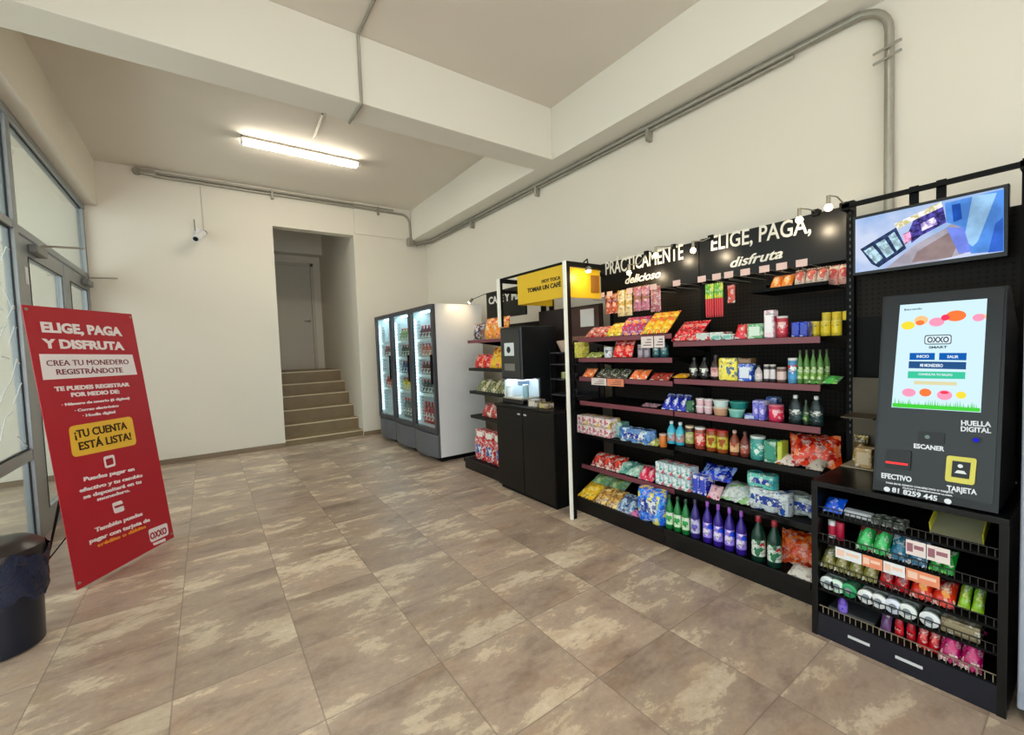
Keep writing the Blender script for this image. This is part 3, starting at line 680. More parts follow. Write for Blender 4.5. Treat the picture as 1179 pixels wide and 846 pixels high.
# spot lamps on short arms above the sign
def lamp(y, z, aim, label, x=2.86, root=(3.11, 2.2), on_=True):
    t = thing('clip_lamp', label, 'lamp', (root[0], y, root[1]), group='spot lamps over the signs')
    MB().box((root[0]-.03, y-.02, root[1]-.01), (root[0]+.03, y+.02, root[1]+.03), .005).build('clip', BLK, t)
    MB().tube([(root[0], y, root[1]+.02), ((root[0]+x)/2, y, z+.075), (x+.005, y, z+.06)], .004, 8).build('arm', GAL, t, True)
    a = Vector(aim)-Vector((x, y, z)); a.normalize(); c = Vector((x, y, z))
    MB().tube([c+Vector((0, 0, .06)), c+Vector((0, 0, .03)), c+Vector((0, 0, .008))], .010, 14).build('head', mat('lamp_shell', (150, 142, 128), .3, .6), t, True)
    mb = MB(); bmesh.ops.create_uvsphere(mb.b, u_segments=14, v_segments=10, radius=.019); mb.xform(Matrix.Translation(c-Vector((0, 0, .006)))); mb.build('bulb', emat('warm_bulb', (255, 222, 160), 32), t, True)
    ld = bpy.data.lights.new('spot_beam', 'SPOT'); ld.energy = SPOT; ld.color = (1, .83, .58); ld.spot_size = math.radians(105); ld.spot_blend = .8; ld.shadow_soft_size = .02
    lo = bpy.data.objects.new('spot_beam', ld); COL.objects.link(lo); lo.parent = t
    lo.location = (c+a*.03) - Vector((root[0], y, root[1])); lo.rotation_euler = a.to_track_quat('-Z', 'Y').to_euler()
lamp(2.327, 2.035, (3.1, 2.327, 2.0), 'added lit clip lamp of the black sign, making the glow on the script word')  # lamp added to make a glow on the sign, not a visible fitting
lamp(2.066, 2.125, (3.1, 2.066, 2.05), 'lit clip lamp over the last letters of the long word')
lamp(1.755, 2.10, (3.1, 1.755, 2.04), 'lit clip lamp over the joint of the two sign panels')
lamp(1.084, 2.14, (3.1, 1.084, 2.05), 'lit clip lamp over the final letters of the right panel')
lamp(.94, 2.17, (3.1, .94, 2.09), 'lit clip lamp at the right end of the sign, beside the monitor')
# ================================================================== COFFEE STATION
t = thing('coffee_cabinet', 'black two-door base cabinet of the coffee station', 'cabinet', (2.75, 3.27, 0))
MB().box((2.45, 2.83, .03), (3.05, 3.74, .86)).build('carcass', BLK, t)
for a, b in ((2.835, 3.28), (3.29, 3.735)):
    d = MB().box((2.43, a, .04), (2.449, b, .855), .003).build('door', mat('black_laminate', (9, 8, 8), .4, spec=.3), t)
    MB().box((2.424, b-.06 if a < 3 else a+.03, .80), (2.43, b-.02 if a < 3 else a+.07, .815), .001).build('handle', plastic((196, 196, 196)), d)
MB().box((2.46, 2.85, 0), (3.03, 3.72, .03)).build('plinth', BLK, t)
MB().box((2.42, 2.82, .86), (3.08, 3.76, .885), .003).build('countertop', BLK2, t)
MB().box((3.06, 2.82, .885), (3.08, 3.76, 1.84)).build('back_panel', mat('dark_brown_board', (34, 20, 18), .5), t)
t = thing('station_frame', 'tall metal frame with white edges around the coffee station', 'frame', (2.75, 3.1, 0))
WPOST = mat('white_edge_post', (244, 242, 232), .35)
MB().box((2.405, 2.60, 0), (2.42, 2.63, 2.14)).build('front_post', WPOST, t)['label'] = 'white post'
MB().box((2.42, 2.60, 0), (2.46, 2.63, 2.14)).build('post_core', BLK, t)
MB().box((2.41, 3.575, 1.66), (2.425, 3.615, 2.14)).build('front_post', WPOST, t)['label'] = 'white post'
MB().box((2.425, 3.575, 1.66), (2.455, 3.615, 2.14)).build('post_core', BLK, t)
MB().box((3.09, 3.575, 0), (3.13, 3.615, 2.14)).build('rear_post', BLK, t)
MB().box((2.46, 2.60, 2.10), (2.87, 2.63, 2.14)).box((2.455, 3.575, 2.10), (3.09, 3.60, 2.14)).box((2.425, 2.63, 2.122), (2.445, 3.575, 2.14)).box((3.10, 2.87, 2.10), (3.12, 3.575, 2.14)).box((2.85, 2.63, 2.10), (2.87, 2.88, 2.125)).box((2.87, 2.87, 2.10), (3.10, 2.89, 2.125)).box((2.455, 3.575, 2.0), (3.09, 3.60, 2.03)).build('top_rail', BLK, t)
YEL = mat('yellow_sign_board', (222, 180, 26), .4)
t = thing('coffee_sign', 'yellow box sign with black lettering over the coffee machine', 'sign', (2.43, 2.95, 1.85))
MB().box((2.43, 2.64, 1.85), (2.445, 3.29, 2.12), .002).build('front_panel', YEL, t)
MB().box((2.47, 2.635, 1.85), (2.85, 2.645, 2.10), .002).build('side_panel', YEL, t)
MB().box((2.446, 3.275, 1.85), (2.85, 3.29, 2.10), .002).build('side_panel', YEL, t)
MB().box((2.73, 2.628, 1.90), (2.83, 2.634, 2.05), .001).build('notice', mat('brown_notice', (150, 96, 20), .5), t)
PS = Plane((2.43, 0, 0), (-1, 0, 0), (0, 0, 1))
for a in (("HOY TOCA", (624, 326), (645.5, 321.5), 4, .02), ("TOMAR UN CAFÉ", (607.5, 337), (646, 329.5), 5, .03)): PS.line('lettering', plastic((48, 34, 8)), t, *a)
lamp(2.66, 2.07, (2.60, 2.64, 2.0), 'lit clip lamp on the side of the yellow coffee sign', x=2.62, root=(2.62, 2.12)) if False else None
t = thing('clip_lamp', 'small lit lamp shining on the yellow sign side', 'lamp', (2.62, 2.58, 2.12), group='spot lamps over the signs')
MB().tube([(2.62, 2.60, 2.145), (2.61, 2.55, 2.16), (2.60, 2.53, 2.09)], .006, 8).build('arm', BLK, t, True)
MB().lathe([(.012, .035), (.026, .02), (.028, 0)], (2.60, 2.53, 2.06), 14).build('head', mat('lamp_shell', (150, 142, 128), .3, .6), t, True)
MB().lathe([(.024, 0), (.02, -.012)], (2.60, 2.53, 2.06), 14).build('bulb', emat('warm_bulb', (255, 222, 160), 32), t, True)
ld = bpy.data.lights.new('spot_beam', 'POINT'); ld.energy = SPOT*.35; ld.color = (1, .84, .55); ld.shadow_soft_size = .03
lo = bpy.data.objects.new('spot_beam', ld); COL.objects.link(lo); lo.parent = t; lo.location = (-.02, -.05, -.09)
# coffee machine
t = thing('coffee_machine', 'black coffee machine with lit front display on the cabinet', 'coffee machine', (2.7, 3.53, .885))
m = MB().box((2.50, 3.36, 1.13), (2.95, 3.72, 1.66), .012).box((2.74, 3.38, .90), (2.95, 3.70, 1.13), .004).box((2.50, 3.36, .887), (2.95, 3.72, .93), .006).build('body', mat('machine_black', (24, 25, 27), .3), t)
MB().box((2.492, 3.385, 1.16), (2.501, 3.695, 1.63), .003).build('front_plate', mat('machine_plate', (44, 46, 46), .3), t)
dsp = MB().box((2.486, 3.47, 1.37), (2.493, 3.63, 1.50), .002).build('display', emat('machine_display', (206, 214, 206), .8), t)
m = MB(); m.lathe([(.03, 0), (.034, .004)], (0, 0, 0), 16).xform(Matrix.Translation((2.486, 3.55, 1.43)) @ Matrix.Rotation(-math.pi/2, 4, 'Y')).build('cup_icon', plastic((30, 30, 30)), dsp)
MB().box((2.487, 3.46, 1.22), (2.4925, 3.64, 1.29), .002).build('button_panel', plastic((120, 116, 110)), t)
MB().box((2.60, 3.50, 1.06), (2.70, 3.58, 1.13), .008).build('spout', plastic((90, 110, 130)), t)
MB().box((2.735, 3.40, .94), (2.74, 3.68, 1.12)).box((2.52, 3.68, .94), (2.735, 3.70, 1.12)).build('splash_plate', plastic((214, 226, 232)), t)
MB().box((2.53, 3.42, 1.118), (2.72, 3.66, 1.127)).build('bay_light', emat('bay_led', (220, 240, 255), 5), t)
MB().box((2.50, 3.38, .931), (2.73, 3.70, .945), .003).build('drip_tray', plastic((180, 170, 150)), t)
pk = plastic
CT = .885
place('can', (.11, .035, pk((224, 232, 236)), pk((200, 214, 220)), None, 'paper_cup'), [(2.55, 3.64, .946)], 'white paper cup on the coffee machine drip tray', cat='cup')
place('can', (.13, .032, pk((150, 190, 205)), pk((225, 232, 232)), None, 'cup_stack'), [(2.60, 3.44, .946)], 'pale blue stack of paper cups under the coffee machine spout', cat='cup')
place('box', (.12, .12, .07, pack((150, 140, 128), (90, 80, 70)), pk((210, 200, 190)), 'napkin_box'), [(2.52, 3.17, CT+.0015)], 'grey napkin box on the coffee counter', cat='box')
place('box', (.10, .10, .05, pack((140, 120, 90), (80, 70, 40)), pk((180, 170, 110)), 'sugar_box'), [(2.52, 3.03, CT+.0015)], 'brown sachet box on the coffee counter, right of the napkin box', cat='box')
# cup and lid rack at the right of the machine
t = thing('cup_rack', 'black wire rack for cups and lids on the coffee counter', 'rack', (2.85, 2.98, CT))
for yy in (2.84, 3.16):
    for xx in (2.70, 3.02): MB().box((xx, yy, CT+.001), (xx+.012, yy+.012, 1.42)).build('post', BLK, t)
for z in (.98, 1.13, 1.27, 1.38): MB().box((2.70, 2.84, z), (3.03, 3.17, z+.012)).build('tier', mat('rack_grey', (46, 44, 50), .4), t)
place('can', (.06, .035, pk((150, 150, 90)), pk((190, 190, 120)), None, 'jar'), [(2.76, 3.03, 1.143)], 'small yellow-green jar on the cup rack', cat='jar')
place('tub', (.05, .035, pk((60, 56, 62)), pk((84, 82, 90)), None, 'lid_stack'), [(2.77, 2.92, z) for i, z in enumerate((.993, 1.143, 1.283))], '{o} dark stack of cup lids on the cup rack', group='lid stacks on the cup rack', cat='lids')
for o, wd in zip([o for o in ALLP if o.name.startswith('lid_stack')], ('bottom', 'middle', 'upper')): o['label'] = 'dark stack of cup lids on the %s tier of the cup rack' % wd
o = MB().lathe([(.035, 0), (.04, .01), (.078, .09), (.08, .105), (.03, .11)], (2.80, 3.06, 1.393), 18).build('filter_cone', plastic((196, 170, 150)), None, True); tag(o, 'cream paper cone standing on top of the cup rack', 'cup')
t = thing('notice_board', 'brown menu board behind the coffee counter with a white card', 'board', (3.05, 3.1, 1.5))
MB().box((3.04, 2.84, 1.46), (3.058, 3.32, 1.82), .002).build('board', mat('menu_brown', (70, 40, 32), .5), t)
MB().box((3.034, 2.90, 1.63), (3.0395, 3.08, 1.80), .001).build('card', plastic((226, 222, 218)), t)
MB().box((3.034, 3.02, 1.50), (3.0395, 3.2, 1.54), .001).build('printed_line', plastic((150, 110, 90)), t)
# ================================================================== FAR SHELVING UNIT: sign + lamp + goods
t = thing('slogan_sign', 'small black sign with white letters above the far shelving unit', 'sign', (3.05, 4.0, 1.8))
MB().box((2.80, 3.66, 1.80), (2.825, Y(560, 2.8, 2.0), 2.12), .003).build('panel', SGN, t)
PS = Plane((2.80, 0, 0), (-1, 0, 0), (0, 0, 1)); m = MB(); add_text(m, "CAFÉ Y MÁS", Vector((2.797, Y(563, 2.8, 2.0), 1.98)), Vector((0, -1, 0)), Vector((0, 0, 1)), .72, .085, .03); m.build('lettering', plastic((226, 222, 212)), t)
MB().box((2.825, 3.9, 2.0), (3.16, 3.93, 2.03)).build('bracket', BLK, t)
t = thing('clip_lamp', 'small lit lamp beside the white cooler side', 'lamp', (2.86, 4.86, 2.05), group='spot lamps over the signs')
MB().tube([(2.83, 4.30, 2.1), (2.80, 4.45, 2.115), (2.76, 4.72, 2.07)], .004, 8).build('arm', BLK, t, True)
MB().tube([(2.76, 4.70, 2.075), (2.76, 4.76, 2.05)], .018, 14).build('head', mat('lamp_shell', (150, 142, 128), .3, .6), t, True)
MB().tube([(2.76, 4.761, 2.049), (2.76, 4.778, 2.042)], .016, 14).build('bulb', emat('warm_bulb', (255, 222, 160), 32), t, True)
ld = bpy.data.lights.new('spot_beam', 'SPOT'); ld.energy = SPOT*.9; ld.color = (1, .74, .42); ld.spot_size = math.radians(120); ld.spot_blend = .8; ld.shadow_soft_size = .02
lo = bpy.data.objects.new('spot_beam', ld); COL.objects.link(lo); lo.parent = t; lo.location = (-.10, -.07, -.015); lo.rotation_euler = Vector((-.1, .8, -.5)).to_track_quat('-Z', 'Y').to_euler()
def farput(kind, y0, y1, n, z, mk, label, cat=None, xoff=.08):
    s = (y0-y1)/n; return place(kind, mk(s), [(2.62+xoff, y0-s*(i+.5), z) for i in range(n)], label, cat=cat)
farput('pouch', 4.58, 4.36, 1, 1.556, lambda s: (s, .20, .08, pack((60, 44, 66), (190, 180, 190), (120, 70, 40)), 12), 'dark purple snack bag at left end of the top far shelf')
farput('pouch', 4.30, 3.84, 3, 1.556, lambda s: (s*.98, .24, .09, pack((240, 150, 40), (250, 190, 90), (214, 96, 30)), 12), '{o} orange snack bag on the top far shelf')
farput('pouch', 4.56, 4.20, 2, 1.221, lambda s: (s*.98, .17, .08, pack((200, 40, 44), (150, 24, 36), (240, 140, 100)), 20), '{o} red snack bag on the second far shelf')
farput('pouch', 4.18, 3.84, 2, 1.221, lambda s: (s*.98, .25, .09, pack((244, 196, 60), (250, 214, 110), (220, 90, 60)), 20), '{o} yellow snack bag on the second far shelf')
farput('pouch', 4.5, 3.86, 3, .941, lambda s: (s*.98, .17, .09, pack((90, 96, 50), (150, 140, 90), (200, 190, 160)), 35), '{o} olive green snack bag on the third far shelf')
farput('pouch', 4.42, 3.86, 3, .641, lambda s: (s*.98, .17, .09, pack((170, 50, 50), (120, 70, 60), (230, 200, 190)), 25), '{o} red-brown snack bag on the fourth far shelf')
farput('rolls', 4.54, 3.86, 3, .121, lambda s: (2, 2, s*.24, .13, pack((196, 44, 56), (236, 214, 214), (150, 26, 44))), '{o} red wrapped pack on the bottom far shelf', xoff=.04)
farput('box', 4.5, 3.9, 3, .385, lambda s: (s*.9, .12, .1, pack((190, 40, 50), (230, 220, 216)), pk((236, 230, 226))), '{o} red carton stacked on packs of the bottom far shelf', xoff=.05)
# ================================================================== RIGHT BAY GOODS
P1 = 'top shelf of the right bay'
z = 1.453
put('pouch', 789, 802, 1, SX, z, lambda s: (s, .13, .05, pack((206, 70, 50), (240, 190, 170), (170, 40, 30)), 62), 'red and orange snack packet at left of the right bay top shelf')
put('box', 802, 834, 2, SX, z, lambda s: (s*.96, .12, .05, pack((214, 220, 220), (230, 230, 228), (180, 60, 50)), pk((200, 206, 200))), '{o} flat white carton on the right bay top shelf')
put('box', 818, 842, 2, SX-.02, z, lambda s: (s*.95, .05, .035, pack((210, 226, 222), (90, 160, 150)), pk((120, 180, 170))), '{o} small white-teal packet at the edge of the right bay top shelf', xoff=.03)
put('pouch', 843, 858, 1, SX, z, lambda s: (s, .11, .05, pack((206, 50, 64), (230, 200, 200)), 35), 'red and white packet on the right bay top shelf')
put('box', 860, 877, 1, SX, z, lambda s: (s, .1, .09, pack((110, 160, 120), (200, 224, 200)), pk((210, 230, 214))), 'pale green carton on the right bay top shelf')
put('box', 878, 889, 1, SX, z, lambda s: (s, .07, .165, pack((236, 214, 222), (240, 236, 240), (206, 100, 130)), pk((240, 236, 238))), 'tall white and pink carton on the right bay top shelf')
put('can', 890, 903, 1, SX, z, lambda s: (.125, s*.48, pk((176, 40, 60)), pk((214, 210, 206)), pack((190, 60, 80), (230, 190, 190))), 'red can beside the tall pink carton')
put('box', 907, 926, 2, SX, z, lambda s: (s*.96, .08, .085, pack((30, 52, 160), (60, 90, 200), (210, 220, 240)), pk((40, 60, 180))), '{o} blue carton on the right bay top shelf', xoff=.08)
put('can', 928, 966, 3, SX+.1, z, lambda s: (.085, s*.46, pk((226, 198, 60)), pk((236, 220, 110)), pack((230, 206, 70), (90, 120, 60))), '{o} yellow tin on the right bay top shelf', xoff=.05)
put('can', 942, 978, 3, SX+.2, z+.086, lambda s: (.05, s*.46, pk((224, 196, 50)), pk((240, 220, 90)), None), '{o} yellow tin stacked upper at the right end of top shelf', xoff=.05)
z = 1.188
put('pouch', 772, 788, 1, SX, z, lambda s: (s, .1, .03, pack((214, 160, 50), (230, 190, 90)), 78), 'flat yellow packet at left of the right bay second shelf')
put('bottle', 789, 813, 2, SX, z, lambda s: (.15, s*.42, pk((24, 22, 22)), pk((20, 20, 20)), pack((30, 30, 28), (220, 220, 214))), '{o} black bottle with white logo on the second shelf')
put('bottle', 814, 825, 1, SX, z, lambda s: (.165, s*.46, pk((50, 34, 36)), pk((60, 50, 50)), pack((230, 190, 190), (200, 140, 140))), 'dark bottle with pink label beside the yellow carton')
put('box', 826, 847, 1, SX, z, lambda s: (s, .07, .145, pack((232, 216, 90), (240, 232, 150), (120, 140, 130)), pack((236, 224, 110), (90, 110, 140))), 'yellow carton on the second shelf of the right bay')
put('box', 848, 863, 1, SX, z, lambda s: (s, .07, .11, pack((50, 96, 190), (210, 224, 240), (30, 60, 150)), pk((220, 228, 240))), 'blue and white carton beside the yellow carton')
put('box', 848, 863, 1, SX, z+.112, lambda s: (s, .07, .03, pk((120, 90, 60)), pk((140, 110, 80))), 'small brown box resting on the blue and white carton')
put('bottle', 864, 874, 1, SX, z, lambda s: (.1, s*.42, pk((190, 180, 180)), pk((60, 50, 60)), pack((226, 220, 220), (150, 60, 70)), 'medicine_bottle'), 'small white-label bottle next to the blue carton')
put('can', 875, 889, 2, SX, z, lambda s: (.105, s*.47, pk((60, 54, 58)), pk((200, 196, 190)), pk((224, 218, 220)), 'jar'), '{o} dark jar with white label on the second shelf', cat='jar')
put('can', 890, 902, 1, SX, z, lambda s: (.09, s*.46, pk((110, 80, 70)), pk((180, 170, 160)), pk((226, 200, 196)), 'jar'), 'brown jar with pale pink label on the second shelf', cat='jar')
put('can', 903, 914, 1, SX-.02, z, lambda s: (.145, s*.48, pk((70, 140, 190)), pk((226, 226, 228)), pack((90, 160, 210), (236, 240, 244), (200, 60, 70))), 'tall blue and white tin left of the green bottles')
G2 = 'green bottles on the second shelf of the right bay'
locs, s = span(915, 946, 4, SX, z, .03)
place('bottle', (.19, s*.46, pk((84, 130, 60)), pk((60, 70, 40)), pack((120, 160, 80), (200, 214, 170), (60, 90, 40))), locs, '{o} green bottle in the front row, second shelf of right bay', G2)
place('bottle', (.19, s*.46, pk((84, 130, 60)), pk((60, 70, 40)), pack((120, 160, 80), (200, 214, 170), (60, 90, 40))), [(x+.09, y, zz) for x, y, zz in locs], '{o} green bottle in the rear row, second shelf of right bay', G2)
put('pouch', 926, 962, 2, SX, z, lambda s: (s, .11, .04, pack((90, 170, 90), (60, 130, 110), (190, 220, 130)), 74), '{o} small green packet lying before the green bottles', xoff=.0)
z = .953
put('pouch', 760, 788, 3, SX, z, lambda s: (s, .14, .05, pack((34, 50, 160), (200, 210, 236), (20, 30, 110)), 40), '{o} blue packet leaning on the third shelf')
put('box', 788, 796, 1, SX, z, lambda s: (s, .07, .08, pack((40, 80, 60), (70, 120, 80)), pk((60, 110, 80))), 'dark green carton on the third shelf')
for zz, nm in ((z, 'lower'), (z+.051, 'upper')):
    put('tub', 797, 816, 2, SX, zz, lambda s: (.05, s*.48, pk((226, 190, 200)), pk((236, 232, 234))), '{o} pink and white tub, %s layer on the third shelf' % nm, group='small tubs on the third shelf', cat='tub')
put('tub', 817, 834, 1, SX, z, lambda s: (.055, s*.48, pk((196, 150, 120)), pk((214, 190, 170))), 'tan tub under a white tub on the third shelf', cat='tub')
put('tub', 817, 834, 1, SX, z+.056, lambda s: (.045, s*.48, pk((200, 222, 222)), pk((226, 236, 234))), 'white tub stacked on the tan tub', cat='tub')
put('tub', 835, 853, 1, SX, z, lambda s: (.05, s*.48, pk((120, 190, 180)), pk((160, 214, 204))), 'pale teal tub on the third shelf', cat='tub')
put('tub', 836, 857, 1, SX+.03, z+.052, lambda s: (.045, s*.48, pk((20, 120, 116)), pk((60, 160, 150))), 'dark teal tub stacked on the pale teal tub', cat='tub')
put('box', 855, 868, 1, SX-.01, z, lambda s: (s, .06, .03, pack((90, 110, 180), (160, 180, 220)), pk((180, 196, 230))), 'flat blue carton on the third shelf')
put('box', 865, 879, 2, SX, z, lambda s: (s*.96, .08, .12, pack((100, 100, 190), (150, 150, 220), (220, 220, 240)), pack((130, 130, 210), (210, 200, 236))), '{o} lilac carton on the third shelf')
put('box', 881, 893, 1, SX+.12, z, lambda s: (s, .08, .13, pack((60, 90, 170), (120, 150, 210)), pk((150, 170, 220))), 'blue carton standing behind the red can')
put('can', 881, 898, 1, SX, z, lambda s: (.1, s*.48, pk((190, 40, 80)), pk((214, 120, 140)), pack((206, 60, 90), (240, 190, 200)), 'can'), 'red-pink can on the third shelf')
put('spray', 905, 919, 1, SX, z, lambda s: (.165, s*.36, pk((26, 40, 44)), pk((226, 226, 222)), pack((40, 60, 64), (216, 222, 220)), 'shampoo_bottle'), 'dark bottle with white cap, left of the narrow green bottle')
put('bottle', 920, 928, 1, SX, z, lambda s: (.14, s*.46, pk((40, 60, 40)), pk((60, 70, 60)), pack((60, 90, 50), (140, 170, 110)), 'narrow_bottle'), 'narrow green bottle between two dark bottles')
put('spray', 929, 943, 1, SX, z, lambda s: (.165, s*.36, pk((26, 40, 44)), pk((226, 226, 222)), pack((40, 60, 64), (216, 222, 220)), 'shampoo_bottle'), 'dark bottle with white cap, right of the narrow green bottle')
z = .703
put('bottle', 764, 784, 2, SX, z, lambda s: (.165, s*.44, pk((60, 176, 206)), pk((220, 236, 240)), pack((190, 150, 150), (150, 210, 220), (90, 180, 200))), '{o} turquoise bottle on the fourth shelf')
put('can', 785, 795, 1, SX, z, lambda s: (.15, s*.46, pk((60, 34, 24)), pk((220, 196, 160)), pack((170, 180, 110), (210, 200, 170)), 'sauce_jar'), 'dark sauce jar with cream lid on the fourth shelf', cat='jar')
put('can', 796, 808, 1, SX, z, lambda s: (.15, s*.47, pk((150, 60, 44)), pk((224, 224, 224)), pack((190, 60, 60), (230, 190, 180)), 'sauce_jar'), 'red-brown jar with white lid on the fourth shelf', cat='jar')
put('can', 809, 834, 2, SX, z, lambda s: (.15, s*.46, pk((150, 70, 26)), pk((170, 40, 40)), pack((200, 190, 90), (150, 80, 30)), 'sauce_jar'), '{o} amber jar with red lid on the fourth shelf', cat='jar')
put('bottle', 836, 847, 1, SX, z, lambda s: (.16, s*.46, pk((130, 60, 40)), pk((214, 180, 160)), pack((226, 190, 150), (180, 90, 60))), 'brown sauce bottle left of the red sauce bottle')
put('bottle', 848, 859, 1, SX, z, lambda s: (.16, s*.46, pk((110, 44, 36)), pk((90, 40, 34)), pack((160, 90, 80), (120, 60, 50))), 'dark red sauce bottle left of the teal jar')
put('can', 860, 877, 1, SX, z, lambda s: (.145, s*.48, pk((60, 150, 146)), pk((214, 224, 224)), pack((70, 160, 150), (220, 240, 236)), 'jar'), 'teal jar with white lid on the fourth shelf', cat='jar')
put('box', 879, 893, 1, SX, z, lambda s: (s, .09, .13, pack((70, 130, 110), (110, 170, 150), (60, 90, 80)), pk((60, 150, 130))), 'green carton on the fourth shelf')
put('box', 894, 900, 1, SX, z, lambda s: (s, .09, .135, pk((180, 200, 60)), pk((200, 214, 90))), 'narrow lime carton beside the green carton')
put('pouch', 890, 912, 1, SX-.03, z, lambda s: (s, .13, .05, pack((226, 214, 208), (200, 60, 60)), 74), 'white and red pouch lying at front of the fourth shelf')
put('pouch', 906, 928, 1, SX+.04, z, lambda s: (s, .16, .07, pack((196, 60, 64), (226, 170, 170), (230, 220, 216)), 60), 'pink-red pouch leaning on the fourth shelf')
put('pouch', 926, 945, 1, SX-.02, z, lambda s: (s, .13, .05, pack((190, 184, 176), (150, 150, 140)), 70), 'grey-white pouch lying on the fourth shelf')
place('pouch', (.24, .2, .11, pack((206, 66, 34), (150, 30, 24), (240, 140, 90)), 35), [(SX+.12, 1.0, z+.002)], 'large orange-red bag at the right end of the fourth shelf', rz=.4)
z = .388
TS = 'white tissue packs on the fifth shelf'
for zz, nm in ((z, 'lower'), (z+.086, 'upper')):
    put('box', 755, 795, 4, SX, zz, lambda s: (s*.95, .12, .084, pack((220, 236, 240), (180, 220, 226), (220, 120, 130)), pack((236, 240, 240), (110, 190, 190))), '{o} white tissue pack in the %s layer, fifth shelf' % nm, TS, cat='pack')
put('box', 796, 812, 2, SX, z, lambda s: (s*.95, .12, .13, pack((40, 56, 180), (90, 110, 210), (236, 230, 240)), pk((60, 80, 200))), '{o} dark blue carton on the fifth shelf', xoff=.07)
put('pouch', 803, 838, 1, SX+.06, z+.10, lambda s: (s, .14, .07, pack((40, 70, 190), (150, 180, 236), (30, 40, 140)), 55), 'blue packet leaning over the blue cartons')
put('pouch', 812, 826, 1, SX-.03, z, lambda s: (s, .1, .05, pack((226, 190, 200), (190, 50, 80)), 40), 'small pink and white packet on the fifth shelf')
put('pouch', 824, 860, 1, SX, z, lambda s: (s, .2, .09, pack((222, 228, 226), (200, 214, 214), (150, 190, 140)), 66), 'long white bag lying on the fifth shelf')
put('rolls', 860, 909, 1, SX+.02, z, lambda s: (3, 1, s/6, .135, pack((216, 224, 232), (232, 238, 240), (44, 90, 170))), 'white roll pack with blue swoosh on the fifth shelf')
place('rolls', (2, 1, .055, .12, pack((196, 204, 204), (160, 170, 170))), [(SX+.16, 1.05, z+.0)], 'grey-white roll pack at the right end of the fifth shelf')
put('rolls', 857, 892, 1, SX+.03, z+.137, lambda s: (2, 1, s/4, .085, pack((120, 206, 196), (200, 234, 226), (90, 180, 190))), 'aqua pack stacked on the white roll pack')
# base shelf
BX = 2.585; z = .122
LBZ = z
put('rolls', 731, 761, 1, BX, z, lambda s: (2, 2, s/4, .12, pack((50, 110, 214), (90, 160, 236), (220, 214, 110))), 'large bright blue wrapped pack on the bottom shelf', xoff=.07)
put('bottle', 762, 790, 3, BX, z, lambda s: (.24, s*.42, pk((26, 120, 56)), pk((20, 60, 36)), pack((214, 240, 206), (60, 160, 90), (230, 240, 230))), '{o} green cleaner bottle on the bottom shelf')
PU = 'purple cleaner bottles on the bottom shelf'
put('bottle', 791, 801, 1, BX, z, lambda s: (.26, s*.46, pk((50, 36, 120)), pk((40, 30, 60)), pack((214, 210, 236), (120, 110, 190))), 'dark purple bottle with white label beside the green cleaners', PU)
put('bottle', 804, 856, 4, BX, z, lambda s: (.27, s*.40, pk((52, 26, 140)), pk((150, 80, 190)), pack((170, 150, 236), (236, 230, 250), (50, 90, 220)), 'bottle', .28), '{o} bright purple cleaner bottle on the bottom shelf', PU)
for o in ALLP[-4:-3]:
    c = [q for q in o.children if q.name.startswith('cap')][0]
put('bottle', 860, 897, 2, BX, z, lambda s: (.27, s*.42, pk((16, 56, 44)), pk((150, 26, 40)), pack((220, 228, 220), (60, 120, 90), (190, 60, 70))), '{o} dark green bottle with red cap on the bottom shelf')
place('pouch', (.20, .2, .1, pack((206, 80, 34), (240, 130, 60), (170, 50, 30)), 40), [(BX+.22, 1.06, z)], 'orange bag at the right end of the bottom shelf', rz=.3)
place('pouch', (.12, .1, .04, pack((230, 226, 220), (200, 190, 190)), 70), [(BX+.05, .99, z)], 'small white packet before the orange bottom-shelf bag')
# ================================================================== LEFT BAY GOODS
z = 1.513
put('pouch', 671, 695, 2, SX, z, lambda s: (s, .16, .06, pack((206, 130, 120), (236, 200, 190), (170, 50, 56)), 55), '{o} red and white snack bag, left end of the left bay top shelf')
put('pouch', 695, 712, 2, SX, z, lambda s: (s, .17, .06, pack((232, 206, 90), (240, 180, 80), (250, 236, 160)), 50), '{o} pale yellow snack bag on the left bay top shelf')
put('pouch', 711, 738, 3, SX+.03, z, lambda s: (s, .19, .07, pack((160, 70, 130), (206, 60, 50), (236, 150, 70)), 40), '{o} purple and red snack bag on the left bay top shelf')
def ybag(p0, p1, n, mm, lb, h=.24):
    y0, y1 = Y(p0, SX-.02, 1.55), Y(p1, SX-.02, 1.55); s = (y0-y1)/n
    place('pouch', (s, h, .06, mm, 48), [(SX+.07, y0-s*(i+.5), 1.5135) for i in range(n)], lb)
ybag(738, 768, 3, pack((240, 190, 60), (250, 214, 120), (236, 120, 60)), '{o} long yellow snack bag on the left bay top shelf')
y0 = 1.86
place('pouch', (.10, .22, .06, pack((200, 34, 50), (150, 20, 40), (230, 110, 110)), 52), [(SX+.07, 1.79-.10*i, 1.4535) for i in range(2)], '{o} bright red snack bag at the left of the right bay top shelf')
z = 1.338
put('box', 660, 671, 1, SX-.02, z, lambda s: (.09, .1, .14, pack((196, 186, 90), (220, 210, 130)), pack((206, 196, 100), (150, 150, 70))), 'yellow-green carton beside the white frame post', xoff=.05)
put('pouch', 673, 690, 2, SX, z, lambda s: (s, .09, .04, pack((150, 160, 90), (200, 190, 150)), 60), '{o} small olive packet on the left bay second shelf')
put('can', 692, 701, 1, SX, z, lambda s: (.09, s*.46, pk((200, 204, 206)), pk((226, 226, 226)), pack((220, 220, 222), (90, 100, 110))), 'small white can on the left bay second shelf')
put('pouch', 703, 725, 2, SX, z, lambda s: (s, .14, .06, pack((216, 50, 50), (236, 120, 90), (170, 30, 40)), 20), '{o} red snack bag on the left bay second shelf')
